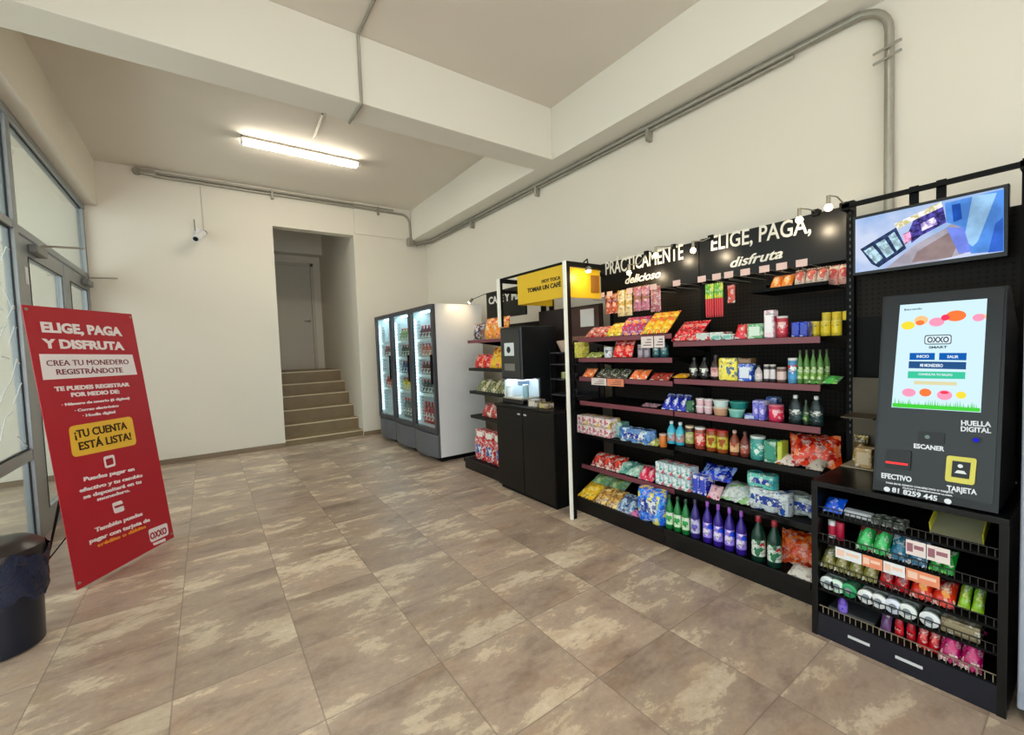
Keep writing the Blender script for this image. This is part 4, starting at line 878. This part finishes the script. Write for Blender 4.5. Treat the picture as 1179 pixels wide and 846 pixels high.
put('can', 730, 744, 2, SX, z, lambda s: (.1, s*.46, pk((150, 140, 150)), pk((180, 176, 184)), pack((170, 160, 170), (110, 90, 110))), '{o} grey can on the left bay second shelf')
put('bottle', 747, 765, 2, SX, z, lambda s: (.14, s*.42, pk((30, 70, 80)), pk((40, 80, 90)), pack((50, 96, 100), (120, 160, 160))), '{o} dark teal bottle on the left bay second shelf')
z = 1.168
put('pouch', 669, 681, 1, SX, z, lambda s: (s, .1, .05, pack((220, 120, 60), (240, 190, 150)), 45), 'orange packet at the left end of the left bay third shelf')
put('pouch', 684, 720, 3, SX, z, lambda s: (s, .11, .05, pack((60, 60, 50), (110, 100, 90), (90, 130, 70)), 50), '{o} dark packet behind the price tags, left bay third shelf')
put('pouch', 723, 742, 2, SX, z, lambda s: (s, .11, .05, pack((230, 130, 80), (240, 220, 210), (190, 60, 40)), 50), '{o} orange and white packet on the left bay third shelf')
put('pouch', 746, 768, 2, SX, z, lambda s: (s, .09, .04, pack((150, 60, 50), (90, 50, 50)), 55), '{o} brown-red packet on the left bay third shelf')
z = .953
put('pouch', 736, 754, 2, SX, z, lambda s: (s, .07, .03, pack((140, 110, 120), (90, 80, 100)), 76), '{o} flat mauve packet on the left bay fourth shelf')
z = .663
for zz, nm in ((z, 'lower'), (z+.081, 'upper')):
    put('box', 666, 704, 3, SX, zz, lambda s: (s*.96, .14, .08, pack((236, 214, 216), (244, 236, 228), (222, 190, 120) if nm == 'upper' else (214, 150, 160)), pack((240, 226, 226), (206, 130, 140))), '{o} pale pink pack in the %s layer, left bay fifth shelf' % nm, group='pale pink packs on the left bay fifth shelf', cat='pack')
put('box', 705, 716, 1, SX+.06, z, lambda s: (s, .1, .13, pack((110, 160, 150), (170, 200, 190)), pk((160, 200, 190))), 'grey-teal carton behind the blue pack')
put('rolls', 711, 750, 1, SX, z, lambda s: (3, 1, s/6, .11, pack((110, 150, 200), (200, 216, 230), (70, 110, 170))), 'blue and white wrapped pack on the left bay fifth shelf')
put('pouch', 731, 755, 1, SX-.02, z, lambda s: (s, .11, .05, pack((150, 160, 90), (210, 200, 130)), 70), 'olive yellow pouch at the right end of the left bay fifth shelf', xoff=0)
put('can', 755, 763, 1, SX, z, lambda s: (.1, s*.46, pk((214, 120, 50)), pk((220, 200, 190)), None, 'jar'), 'small orange jar left of the turquoise bottles', cat='jar')
z = .378
put('pouch', 678, 712, 3, SX, z, lambda s: (s, .16, .08, pack((150, 30, 34), (206, 70, 50), (220, 200, 190)), 50), '{o} dark red bag on the left bay sixth shelf')
put('pouch', 700, 738, 2, SX+.0, z, lambda s: (s, .17, .07, pack((170, 210, 196), (220, 232, 224), (110, 170, 160)), 66), '{o} aqua and white bag on the left bay sixth shelf', xoff=.06)
put('pouch', 733, 750, 2, SX, z, lambda s: (s, .13, .06, pack((206, 60, 96), (230, 150, 170), (150, 30, 60)), 45), '{o} pink bag beside the tissue packs')
z = .122
put('pouch', 663, 680, 1, BX, z, lambda s: (s, .2, .08, pack((226, 186, 60), (240, 214, 120)), 64), 'yellow bag at the left end of the bottom shelf')
put('pouch', 672, 708, 2, BX+.14, z, lambda s: (s, .24, .12, pack((130, 180, 130), (200, 206, 110), (170, 210, 200)), 60), '{o} green bag behind on the bottom shelf')
put('pouch', 681, 707, 2, BX, z, lambda s: (s, .2, .08, pack((190, 150, 70), (140, 100, 60), (230, 206, 150)), 62), '{o} brown-yellow bag at the front of the bottom shelf')
put('pouch', 707, 727, 2, BX, z, lambda s: (s, .18, .08, pack((90, 120, 160), (170, 190, 210), (60, 70, 110)), 55), '{o} grey-blue bag on the bottom shelf')
put('pouch', 722, 733, 1, BX-.0, z, lambda s: (s, .08, .04, pack((190, 120, 160), (90, 80, 150)), 70), 'small mauve packet beside the big blue pack', xoff=.02)
# hanging goods under the sign
def hang(px0, px1, zc, h, n, mm, lb, x=2.93, th=.04, cat='bag'):
    y0, y1 = Y(px0, x, zc), Y(px1, x, zc); s = (y0-y1)/n
    place('pouch', (s*.96, h, th, mm, 0), [(x, y0-s*(i+.5), zc-h/2) for i in range(n)], lb)
hang(697, 711, 1.80, .17, 2, pack((190, 90, 60), (226, 170, 130), (140, 40, 34)), '{o} red-brown pack hanging under the left sign panel')
hang(711, 728, 1.79, .22, 2, pack((226, 206, 160), (240, 226, 200), (206, 170, 90)), '{o} cream pack hanging under the left sign panel')
hang(729, 748, 1.81, .2, 2, pack((196, 130, 150), (226, 190, 190), (160, 110, 80)), '{o} pink pack hanging under the left sign panel')
hang(749, 761, 1.79, .2, 1, pack((170, 110, 120), (206, 150, 140)), 'mauve pack hanging right of the pink packs')
# long two-tone bundles
def k_bundle(w, h, m1, m2):
    t = newthing('candy_bundle', 'candy')
    mb = MB(); mb2 = MB()
    for i in range(4):
        y = -w/2+w*(i+.5)/4
        mb.lathe([(.004, .0), (w*.11, .02), (w*.12, h*.5), (w*.12, h*.55)], (0, y, 0), 8)
        mb2.lathe([(w*.12, h*.551), (w*.12, h*.96), (w*.05, h)], (0, y, 0), 8)
    mb.build('lower_half', m1, t, True); mb2.build('upper_half', m2, t, True); return t
KIND['bundle'] = k_bundle
y0, y1 = Y(812, 2.95, 1.75), Y(833, 2.95, 1.75); s = (y0-y1)/2
place('bundle', (s*.95, .24, pk((214, 50, 60)), pack((110, 180, 70), (206, 214, 70))), [(2.95, y0-s*(i+.5), 1.615) for i in range(2)], '{o} green and red candy bundle hanging below the sign', cat='candy')
place('pouch', (.05, .12, .02, pack((200, 90, 80), (180, 190, 180)), 0), [(2.95, Y(842, 2.95, 1.75), 1.70)], 'small narrow packet hanging right of the candy bundles')
RBK = thing('upper_tray', 'small wire tray under the right end of the sign', 'tray', (2.95, 1.12, 1.735)); m = MB()
m.box((2.84, .935, 1.735), (3.148, 1.345, 1.741)).box((2.84, .935, 1.735), (2.845, 1.345, 1.76)); m.build('tray_body', BLK, RBK)
MB().box((3.0, 1.33, 1.741), (3.148, 1.335, 1.80)).box((3.0, .94, 1.741), (3.148, .965, 1.80)).build('bracket', BLK, RBK)
put('pouch', 884, 909, 2, 2.86, 1.742, lambda s: (s, .12, .07, pack((226, 140, 60), (240, 190, 120), (200, 90, 60)), 40), '{o} orange bread pack on the small upper tray', xoff=.04)
put('pouch', 911, 950, 3, 2.86, 1.742, lambda s: (s, .11, .08, pack((236, 214, 200), (214, 120, 110), (120, 90, 80)), 15), '{o} white and pink bread pack on the small upper tray', xoff=.04)
put('pouch', 948, 975, 2, 2.95, 1.742, lambda s: (s, .12, .08, pack((240, 190, 180), (220, 110, 110), (240, 230, 220)), 15), '{o} pink bread pack at the right end of the upper tray', xoff=.04)
# ================================================================== KIOSK, MONITOR RACK
KX0, KY0, KY1 = 2.35, .215, .845
t = thing('snack_display', 'black open snack display cabinet under the payment kiosk', 'cabinet', (2.7, .53, 0))
MB().box((KX0, KY0, .0), (2.92, KY0+.025, .735)).build('side_panel', BLK2, t); MB().box((KX0, KY1-.025, .0), (2.92, KY1, .735)).build('side_panel', BLK2, t)
MB().box((2.90, KY0+.025, 0), (2.92, KY1-.025, .735)).build('back_panel', BLK, t)
MB().box((KX0-.005, KY0, .735), (2.925, KY1, .76), .003).build('top_panel', BLK2, t)
MB().box((KX0+.004, KY0+.025, .0), (KX0+.02, KY1-.025, .112)).build('kick_panel', mat('navy_kick_panel', (12, 16, 32), .35), t)
for a, b in ((.70, .62), (.532, .445)): MB().box((KX0+.001, b, .052), (KX0+.004, a, .064)).build('slot_trim', plastic((206, 208, 212)), t)
KS = [(.605, .35), (.475, .20), (.335, .12), (.235, .05), (.118, .0)]
for i, (z, off) in enumerate(KS):
    x0 = KX0+.012
    s = MB().box((x0, KY0+.026, z-.012), (2.90, KY1-.026, z-.002)).build('shelf', BLK, t)
    m = MB()
    for k in range(27): m.box((x0, KY0+.034+k*.0212, z-.002), (x0+.003, KY0+.037+k*.0212, z+.03))
    m.box((x0, KY0+.028, z+.028), (x0+.003, KY1-.028, z+.032)); m.build('wire_fence', mat('fence_wire', (150, 140, 120), .35, .6) if i == 4 else mat('dark_wire', (46, 44, 42), .4, .4), s)
def card(p0, p1, z, h, m, nm='price_card', x=KX0-.004):
    y0, y1 = Y(p0, x, z), Y(p1, x, z)
    o = MB().box((x-.002, y1, z-h/2), (x, y0, z+h/2), .0005).build(nm, m, t)
    q = MB(); L_ = y0-y1
    q.box((x-.0028, y0-.06*L_-.3*L_, z-h*.28), (x-.0021, y0-.06*L_, z+h*.3)); q.box((x-.0028, y1+.1*L_, z-h*.05), (x-.0021, y0-.42*L_, z+h*.22)); q.build('printed_block', plastic((150, 96, 110) if m is tagw else (240, 200, 180)), o)
    return o
WC = plastic((228, 230, 234))
card(1043, 1066, .56, .062, tagw); card(1067, 1094, .56, .062, tagw)
card(962, 992, .445, .05, WC); card(993, 1016, .445, .05, tago); card(1017, 1042, .445, .05, WC); card(1043, 1082, .445, .05, tago)
KXF = KX0+.02
def kput(kind, p0, p1, n, z, mk, lb, cat=None, xoff=.06, rz=0, dz=0):
    y0, y1 = Y(p0, KXF, z+.03), Y(p1, KXF, z+.03); s = (y0-y1)/n
    locs = [(KXF+xoff, y0-s*(i+.5), z+dz) for i in range(n)]
    return place(kind, mk(s), locs, lb, None, rz, cat)
z = .604
kput('pouch', 945, 967, 1, z, lambda s: (s, .1, .06, pack((30, 90, 200), (90, 150, 230), (20, 50, 140)), 60), 'bright blue bag at the left of the display top shelf')
kput('box', 968, 1000, 1, z, lambda s: (s, .04, .03, pk((190, 194, 200)), pk((214, 216, 220))), 'long grey-white box on the display top shelf')
kput('box', 1001, 1040, 3, z, lambda s: (s*.95, .08, .03, pack((70, 80, 70), (110, 100, 110), (120, 60, 90)), pk((90, 96, 90))), '{o} dark packet on the display top shelf')
kt = thing('display_tray', 'open yellow-edged carton tray tilted on the display top shelf', 'carton', (2.5, .36, z+.002))
m = MB().obox((2.50, .362, .655), Vector((.09, 0, .03)), Vector((0, .075, 0)), Vector((-.002, 0, .003))).build('base', plastic((150, 146, 120)), kt)
m = MB(); 
m.obox((2.50, .437, .672), Vector((.09, 0, .03)), Vector((0, .002, 0)), Vector((-.009, 0, .024))).obox((2.50, .287, .672), Vector((.09, 0, .03)), Vector((0, .002, 0)), Vector((-.009, 0, .024))).obox((2.588, .362, .702), Vector((.002, 0, 0)), Vector((0, .075, 0)), Vector((-.009, 0, .024)))
m.build('rim', plastic((186, 178, 40)), kt)['label'] = 'yellow rim'
z = .474
kput('can', 948, 957, 1, z, lambda s: (.085, s*.48, pk((226, 226, 230)), pk((200, 200, 200)), pk((190, 40, 70))), 'white and red can at the left of the display second shelf')
kput('can', 957, 967, 1, z, lambda s: (.085, s*.48, pk((180, 20, 60)), pk((170, 30, 60)), None), 'crimson can at the left of the display second shelf')
kput('pouch', 984, 1022, 2, z, lambda s: (s, .15, .07, pack((50, 150, 80), (90, 190, 120), (120, 60, 60)), 45), '{o} green snack bag behind the price cards')
kput('pouch', 1022, 1066, 2, z, lambda s: (s, .14, .07, pack((20, 90, 120), (60, 130, 160), (180, 190, 210)), 50), '{o} teal snack bag behind the price cards')
kput('pouch', 1068, 1098, 2, z, lambda s: (s, .12, .05, pack((30, 130, 50), (90, 180, 60), (20, 80, 40)), 55), '{o} small green snack bag on the display second shelf')
kput('pouch', 1100, 1132, 2, z-.137, lambda s: (s*.9, .13, .06, pack((140, 180, 50), (200, 210, 110), (60, 120, 40)), 50), '{o} lime green snack bag at the right of the display', dz=.01, xoff=.075)
z = .334
kput('pouch', 943, 1008, 4, z, lambda s: (s, .13, .06, pack((120, 116, 60), (160, 150, 110), (70, 60, 40)), 48), '{o} olive snack bag on the display third shelf')
kput('pouch', 1010, 1044, 2, z, lambda s: (s, .13, .07, pack((160, 20, 34), (110, 14, 26), (206, 70, 60)), 40), '{o} red snack bag on the display third shelf')
kput('pouch', 1046, 1098, 2, z, lambda s: (s, .13, .07, pack((190, 50, 30), (220, 150, 70), (130, 20, 30)), 55), '{o} red and gold snack bag on the display third shelf')
z = .234
for p, lb, c in ((953, 'white-ended canister at the left of the display fourth shelf', (214, 222, 224)), (963, 'pale green canister, second on the display fourth shelf', (200, 224, 210)), (977, 'green canister on the display fourth shelf', (30, 150, 90)),
                 (997, 'white-ended canister right of the green canister', (226, 228, 230)), (1011, 'white-ended canister, fifth on the display fourth shelf', (224, 226, 230)), (1028, 'white canister with blue mark on the display fourth shelf', (216, 220, 236)), (1044, 'white canister right of the blue-marked canister', (222, 226, 226)), (1070, 'white canister at the right of the display fourth shelf', (220, 224, 228))):
    y = Y(p, KXF, z+.03)
    ct = thing('canister', lb, 'canister', (KXF, y, z), group='canisters lying on the display fourth shelf')
    MB().lathe([(.03, .012), (.031, .02), (.031, .16), (.028, .165)], (KXF, y, z+.032), 16, 'X').build('body', pack((110, 120, 110), (60, 90, 70), c), ct, True)
    MB().lathe([(.026, 0), (.032, .003), (.032, .014), (.03, .0145)], (KXF-.002, y, z+.032), 16, 'X').build('lid', pk(c), ct, True)
    MB().lathe([(.014, 0), (.014, .0012)], (KXF-.0035, y, z+.032), 12, 'X').build('lid_mark', pk((130, 140, 150)), ct, True)
kput('box', 1082, 1128, 1, z, lambda s: (s, .1, .06, pack((136, 124, 100), (110, 96, 76)), pk((150, 138, 110))), 'beige carton at the right of the display fourth shelf')
z = .117
kput('bottle', 958, 972, 1, z, lambda s: (.09, s*.40, pk((110, 70, 190)), pk((150, 60, 60)), pack((150, 130, 220), (90, 50, 170))), 'small violet bottle at the left of the display bottom shelf')
o = MB().box((2.42, .62, z), (2.80, .80, z+.012), .004).build('grey_tray', plastic((76, 78, 82))); tag(o, 'flat grey tray on the display bottom shelf', 'tray')
kput('pouch', 1010, 1022, 1, z, lambda s: (s, .09, .04, pack((110, 80, 120), (150, 130, 160)), 30), 'dull violet packet left of the yellow-capped bottles')
kput('bottle', 1024, 1052, 2, z, lambda s: (.098, s*.38, pk((180, 20, 40)), pk((226, 206, 60)), pack((206, 50, 60), (150, 14, 36)), 'sauce_bottle', .5), '{o} red bottle with yellow cap on the display bottom shelf')
kput('pouch', 1053, 1080, 2, z, lambda s: (s, .12, .06, pack((170, 16, 34), (206, 60, 60), (120, 10, 26)), 35), '{o} bright red packet on the display bottom shelf')
kput('pouch', 1080, 1130, 2, z, lambda s: (s, .17, .07, pack((150, 20, 90), (190, 60, 120), (110, 10, 60)), 45), '{o} magenta bag at the right of the display bottom shelf')

# payment kiosk head (leans back)
kb, kt_ = Vector((2.375, 0, .766)), Vector((2.515, 0, 1.62)); KU = (kt_-kb).normalized(); KN = Vector((-KU.z, 0, KU.x)).normalized()
t = thing('payment_kiosk', 'black self-service payment kiosk with bright touch screen', 'kiosk', (2.8, .47, .76))
yl, yr = .617, .245
MB().prism([(kb.x, yl, .766), (kt_.x, yl, 1.62), (kt_.x+.09, yl, 1.62), (2.85, yl, 1.45), (2.85, yl, .766)], (0, yr-yl, 0)).build('housing', mat('kiosk_black', (14, 15, 19), .35, spec=.35), t)
PK = Plane((kb.x, 0, .766), KN, KU)
fp = MB(); PK.rpoly(fp, [(1019.5, 343), (1157, 329.5), (1143.4, 581), (1008.5, 552)], .0005, .004, .04); fp.build('front_plate', mat('kiosk_front', (20, 22, 28), .3, spec=.4), t)
m = MB(); PK.poly(m, [(1037, 351.5), (1137, 344), (1129.5, 475), (1027, 468.8)], .005, .002)
scr = m.build('touch_screen', emat('screen_pale_blue', (198, 226, 238), 1.12), t); scr['label'] = 'lit touch screen'
def spx(nm, col, fn, s=1.08, lift=.0072):
    m = MB(); fn(m, lift); return m.build(nm, emat('screen_%02x%02x%02x' % col, col, s), scr)
L1 = .0072
def bubs(col, ctr, lift=.0072):
    for i, (x, y, r, ry) in enumerate(ctr): spx('screen_graphic', col, lambda m, l: PK.disc(m, (x, y), r, l, .0003, ry), lift=lift+.0003*i)
bubs((245, 190, 130), [(1061, 369, 8, .9), (1130, 365, 6, .9)])
bubs((238, 214, 60), [(1046, 375, 8, .8), (1107, 455, 6, 1)], lift=.0078)
bubs((244, 150, 180), [(1079, 371, 9, .8), (1088, 455, 9, .9), (1127, 366, 7, .9), (1047, 452, 8, .8)], lift=.0084)
bubs((240, 120, 60), [(1101, 364, 12, .75), (1060, 372, 5, .8), (1066, 452, 7, .9)], lift=.0092)
bubs((232, 60, 90), [(1089, 366, 5, 1), (1088, 452, 5, .5)], lift=.0098)
def grass(m, l):
    r = random.Random(2)
    for k in range(46):
        x = 1029.5+k*2.14; h = r.uniform(4, 12); b = 468.5+(x-1028)*.058
        PK.poly(m, [(x, b), (x+2.3, b+.1), (x+1.3+r.uniform(-1, 1), b-h)], l, .0003)
    PK.poly(m, [(1028.5, 464), (1129, 470), (1129, 474), (1028, 468)], l, .0004)
spx('screen_graphic', (70, 200, 60), grass, lift=.0102)
spx('screen_button', (20, 90, 170), lambda m, l: (PK.poly(m, [(1048, 406.5), (1077, 406.5), (1076.6, 414.5), (1047.6, 414.5)], l, .0005), PK.poly(m, [(1082, 406.5), (1113.5, 406.5), (1113, 415), (1081.6, 414.5)], l, .0005)))
spx('screen_button', (40, 80, 130), lambda m, l: PK.poly(m, [(1047, 416), (1113, 417), (1112.6, 425.5), (1046.6, 424)], l, .0005))
spx('screen_button', (60, 190, 150), lambda m, l: PK.poly(m, [(1046, 427.5), (1112, 428.5), (1111.6, 436.5), (1045.6, 435.5)], l, .0005))
spx('screen_button', (214, 206, 160), lambda m, l: PK.poly(m, [(1053, 438.5), (1102, 440), (1102, 444), (1052.6, 442.5)], l, .0005))
for s, a, b, h in (("INICIO", (1056, 412), (1070, 412), 3.2), ("SALIR", (1091, 412.3), (1104, 412.5), 3.2), ("MI MONEDERO", (1060, 422.3), (1086, 422.8), 3.6), ("CONSULTA TU SALDO", (1058, 432), (1097, 433), 2.4)): PK.line('screen_lettering', emat('screen_white', (226, 240, 248), .95), scr, s, a, b, h, .02, lift=.0085)
def logoK(m, l):
    PK.rpoly(m, [(1065, 386), (1096.4, 385.2), (1096, 396.6), (1064.6, 397)], l, .0004, .25)
spx('screen_logo', (90, 104, 110), logoK)
def logoK2(m, l):
    PK.rpoly(m, [(1066.2, 387.2), (1095.2, 386.4), (1094.8, 395.5), (1065.8, 395.9)], l, .0004, .25)
spx('screen_logo', (214, 232, 240), logoK2, lift=.0078)
for a in (("OXXO", (1068, 394.6), (1093, 394.2), 6.4, .03), ("SMART", (1070, 401.4), (1091, 401), 2.6, .03), ("Bienvenido", (1042, 358), (1062, 356.5), 2.2, 0)): PK.line('screen_lettering', emat('screen_dark', (70, 84, 92), .95), scr, *a, lift=.0086)
KL = plastic((222, 224, 232))
for s, a, b, h in (("HUELLA", (1107, 489.4), (1141.5, 491.4), 5.8), ("DIGITAL", (1106.6, 496.2), (1141.5, 498.6), 5.6), ("ESCANER", (1052.6, 515.4), (1087.6, 519.4), 5.2), ("EFECTIVO", (1015.4, 549.6), (1050, 554.6), 5.8), ("TARJETA", (1090.6, 564.2), (1125, 569.4), 6),
                   ("PAGA EN EL KIOSCO CON EFECTIVO O TARJETA", (1020.6, 556), (1098, 568), 1.8), ("DUDAS Y COMENTARIOS LLAMA", (1040, 562), (1097, 571.5), 1.6), ("81 8259 445", (1027.4, 566), (1079.4, 576.6), 5.6)):
    PK.line('lettering', KL, t, s, a, b, h, .03, lift=.006)['label'] = 'white lettering'
for c, r in (((1021.6, 563), 3.6), ((1091.6, 577), 4.2)): m = MB(); PK.disc(m, c, r, .005, .001); m.build('pictogram', KL, t)
m = MB(); PK.rpoly(m, [(1058, 496), (1088.6, 498.4), (1087.4, 512.4), (1057, 509.6)], .005, .006, .15); sc = m.build('scanner', BLK2, t)
m = MB(); PK.disc(m, (1068.5, 503), 3, .0115, .001); m.build('scanner_window', plastic((90, 110, 106), .1), sc)
m = MB(); PK.rpoly(m, [(1021.4, 516.6), (1050, 519), (1048.6, 542), (1019.6, 538)], .005, .01, .1); sc = m.build('bill_slot', BLK2, t)
m = MB(); PK.poly(m, [(1021, 530.4), (1046.6, 533.6), (1046.4, 536), (1020.8, 532.8)], .0155, .001); m.build('slot_light', emat('slot_red', (235, 60, 60), 1.4), sc)
m = MB(); PK.rpoly(m, [(1091, 524), (1125.4, 528), (1122.4, 558.6), (1088.6, 553.4)], .005, .008, .12); cr_ = m.build('card_reader', plastic((206, 196, 70)), t); cr_['label'] = 'yellow-framed card reader'
m = MB(); PK.poly(m, [(1097.6, 530), (1118.6, 532.6), (1116.6, 551.4), (1096, 548.4)], .0135, .001); m.build('reader_window', BLK2, cr_)
m = MB(); PK.disc(m, (1106.6, 536.4), 3, .015, .001); PK.poly(m, [(1103, 541), (1111, 542), (1114, 546), (1100, 544)], .015, .001); m.build('reader_icon', plastic((220, 222, 222)), cr_)
m = MB(); PK.disc(m, (1124.4, 506.6), 6, .005, .006); fr = m.build('fingerprint_reader', BLK2, t); m = MB(); PK.disc(m, (1124.4, 506.6), 3.6, .0115, .001); m.build('reader_light', emat('blue_led', (40, 40, 210), .9), fr)
# monitor and its rack
t = thing('monitor_rack', 'black perforated metal rack standing behind the kiosk', 'rack', (3.0, .55, 0))
for yy in (.845, .215):
    m = MB().box((2.93, yy, 0), (2.97, yy+.035, 2.19)).box((2.86, yy, 2.13), (2.93, yy+.035, 2.165)); m.build('upright', BLK, t)
    m = MB()
    for k in range(34): m.box((2.9285, yy+.014, .9+k*.037), (2.93, yy+.020, .915+k*.037))
    m.build('slot_row', plastic((60, 60, 66)), t)
MB().box((2.86, .215, 2.14), (2.885, .88, 2.162)).build('top_bar', BLK, t)
for yy in (.575, .478): MB().box((2.891, yy, 2.0), (2.899, yy+.035, 2.175)).build('strap', BLK, t)
MB().box((2.97, .25, 1.55), (2.985, .845, 2.0)).build('perforated_panel', PEG, t)
MB().box((2.97, .25, .76), (2.985, .845, 1.55)).build('back_sheet', BLK, t)
t = thing('monitor', 'wide flat monitor showing the security camera view of the room', 'monitor', (2.86, .55, 1.78))
MB().box((2.853, .278, 1.768), (2.89, .828, 2.08), .003).build('casing', BLK2, t)
PT = Plane((2.853, 0, 0), (-1, 0, 0), (0, 0, 1))
def tv(nm, col, pts, lift=.001, s=1.05, par=None):
    sc, k = {'picture_floor': (14, .88), 'picture_wall': (9, .82), 'picture_shelves': (45, 2.2), 'picture_coolers': (50, .7)}[nm]
    m = MB(); PT.poly(m, pts, lift, .0006); return m.build(nm, nemat('tv_%02x%02x%02x' % col, col, tuple(min(255, int(c*k)) for c in col), s, sc), par)
def nemat(name, c1, c2, s, sc):
    if name in MC: return MC[name]
    m = emat(name, c1, s); t_ = m.node_tree; e_ = [n for n in t_.nodes if n.type == 'EMISSION'][0]
    tc = t_.nodes.new('ShaderNodeTexCoord'); n = t_.nodes.new('ShaderNodeTexNoise'); n.inputs['Scale'].default_value = sc; n.inputs['Detail'].default_value = 4; t_.links.new(tc.outputs['Object'], n.inputs['Vector'])
    r = t_.nodes.new('ShaderNodeValToRGB'); r.color_ramp.elements[0].position = .4; r.color_ramp.elements[1].position = .6; r.color_ramp.elements[0].color = (*lin(c1), 1); r.color_ramp.elements[1].color = (*lin(c2), 1)
    t_.links.new(n.outputs[0], r.inputs[0]); t_.links.new(r.outputs[0], e_.inputs[0]); return m
m = MB(); PT.poly(m, [(985, 253), (1155.5, 216), (1155.5, 289.5), (985, 314)], .0005, .001); ts = m.build('display', nemat('tv_base', (150, 178, 222), (198, 208, 232), 1.05, 4), t)
o2 = FRAME[ts]
tv('picture_floor', (176, 170, 182), [(1020, 309), (1052, 283), (1090, 262), (1104, 250), (1130, 252), (1110, 292), (1080, 300)], .002, par=ts)
tv('picture_floor', (150, 130, 130), [(1056, 290), (1092, 268), (1108, 270), (1096, 296), (1050, 302)], .0028, par=ts)
tv('picture_wall', (90, 150, 235), [(1088, 234), (1156, 218), (1156, 289), (1118, 292), (1108, 262), (1090, 256)], .0034, par=ts)
tv('picture_wall', (160, 205, 245), [(1120, 226), (1148, 222), (1126, 278), (1120, 284), (1110, 276)], .004, par=ts)
tv('picture_wall', (40, 90, 190), [(1096, 236), (1106, 234), (1108, 252), (1098, 256)], .0046, par=ts); tv('picture_wall', (60, 110, 215), [(1146, 258), (1155, 250), (1155, 289), (1138, 291)], .0046, par=ts)
tv('picture_wall', (120, 140, 235), [(1090, 262), (1110, 262), (1118, 290), (1104, 292)], .0044, par=ts)
tv('picture_shelves', (44, 40, 84), [(1046, 268), (1052, 254), (1086, 238), (1090, 256), (1060, 272), (1050, 280)], .0052, par=ts)
tv('picture_shelves', (130, 80, 100), [(1040, 270), (1048, 266), (1050, 276), (1042, 282)], .0058, par=ts); tv('picture_shelves', (130, 110, 190), [(1060, 258), (1076, 250), (1080, 258), (1062, 266)], .0058, par=ts)
tv('picture_shelves', (200, 190, 130), [(1030, 258), (1056, 246), (1084, 232), (1086, 238), (1056, 252), (1034, 264)], .0058, par=ts)
tv('picture_coolers', (54, 70, 110), [(991, 287), (1032, 262), (1044, 286), (1012, 308), (1004, 304)], .0052, par=ts)
for a in ([(995, 289), (1005, 283), (1017, 297), (1009, 304)], [(1009, 281), (1019, 275), (1030, 291), (1021, 297)], [(1023, 272), (1030, 267), (1040, 283), (1033, 289)]): tv('picture_coolers', (190, 226, 240), a, .006, par=ts)
# bronze stand with goods on top of the display, between bay and kiosk
q = on(985, 530, 2, .764)
t = thing('goods_stand', 'dark bronze stand on the display top, left of the kiosk', 'stand', (2.8, .76, .762))
MB().box((2.70, .70, .7615), (2.90, .835, .768), .001).build('base_board', mat('beige_board', (150, 138, 116), .5), t)
MB().box((2.88, .70, .768), (2.895, .835, 1.22)).box((2.70, .70, 1.02), (2.88, .835, 1.028)).build('back_board', mat('dark_bronze_board', (70, 58, 40), .4, .3), t)
place('box', (.07, .09, .1, pack((176, 150, 110), (140, 110, 80)), pk((200, 180, 150))), [(2.76, .745, .7685)], 'small tan carton on the bronze stand')
place('pouch', (.06, .14, .04, pack((150, 130, 80), (220, 206, 160), (90, 70, 40)), 12), [(2.84, .79, .7685)], 'gold packet on the bronze stand beside the tan carton')
# pale cabinet at the right edge of the view
t = thing('tall_cabinet', 'tall pale grey cabinet at the right edge beside the kiosk', 'cabinet', (2.75, -.2, 0))
PG = mat('pale_blue_grey_panel', (150, 156, 172), .4)
MB().box((2.37, -.6, .05), (3.1, .192, 2.12), .006).build('carcass', PG, t); MB().box((2.355, -.59, .12), (2.369, .189, 2.11), .004).build('door', PG, t)
MB().box((2.40, -.58, 0), (3.08, .16, .05)).build('plinth', BLK, t); MB().box((2.335, -.55, 1.0), (2.354, -.52, 1.3), .004).build('handle', DRK, t)
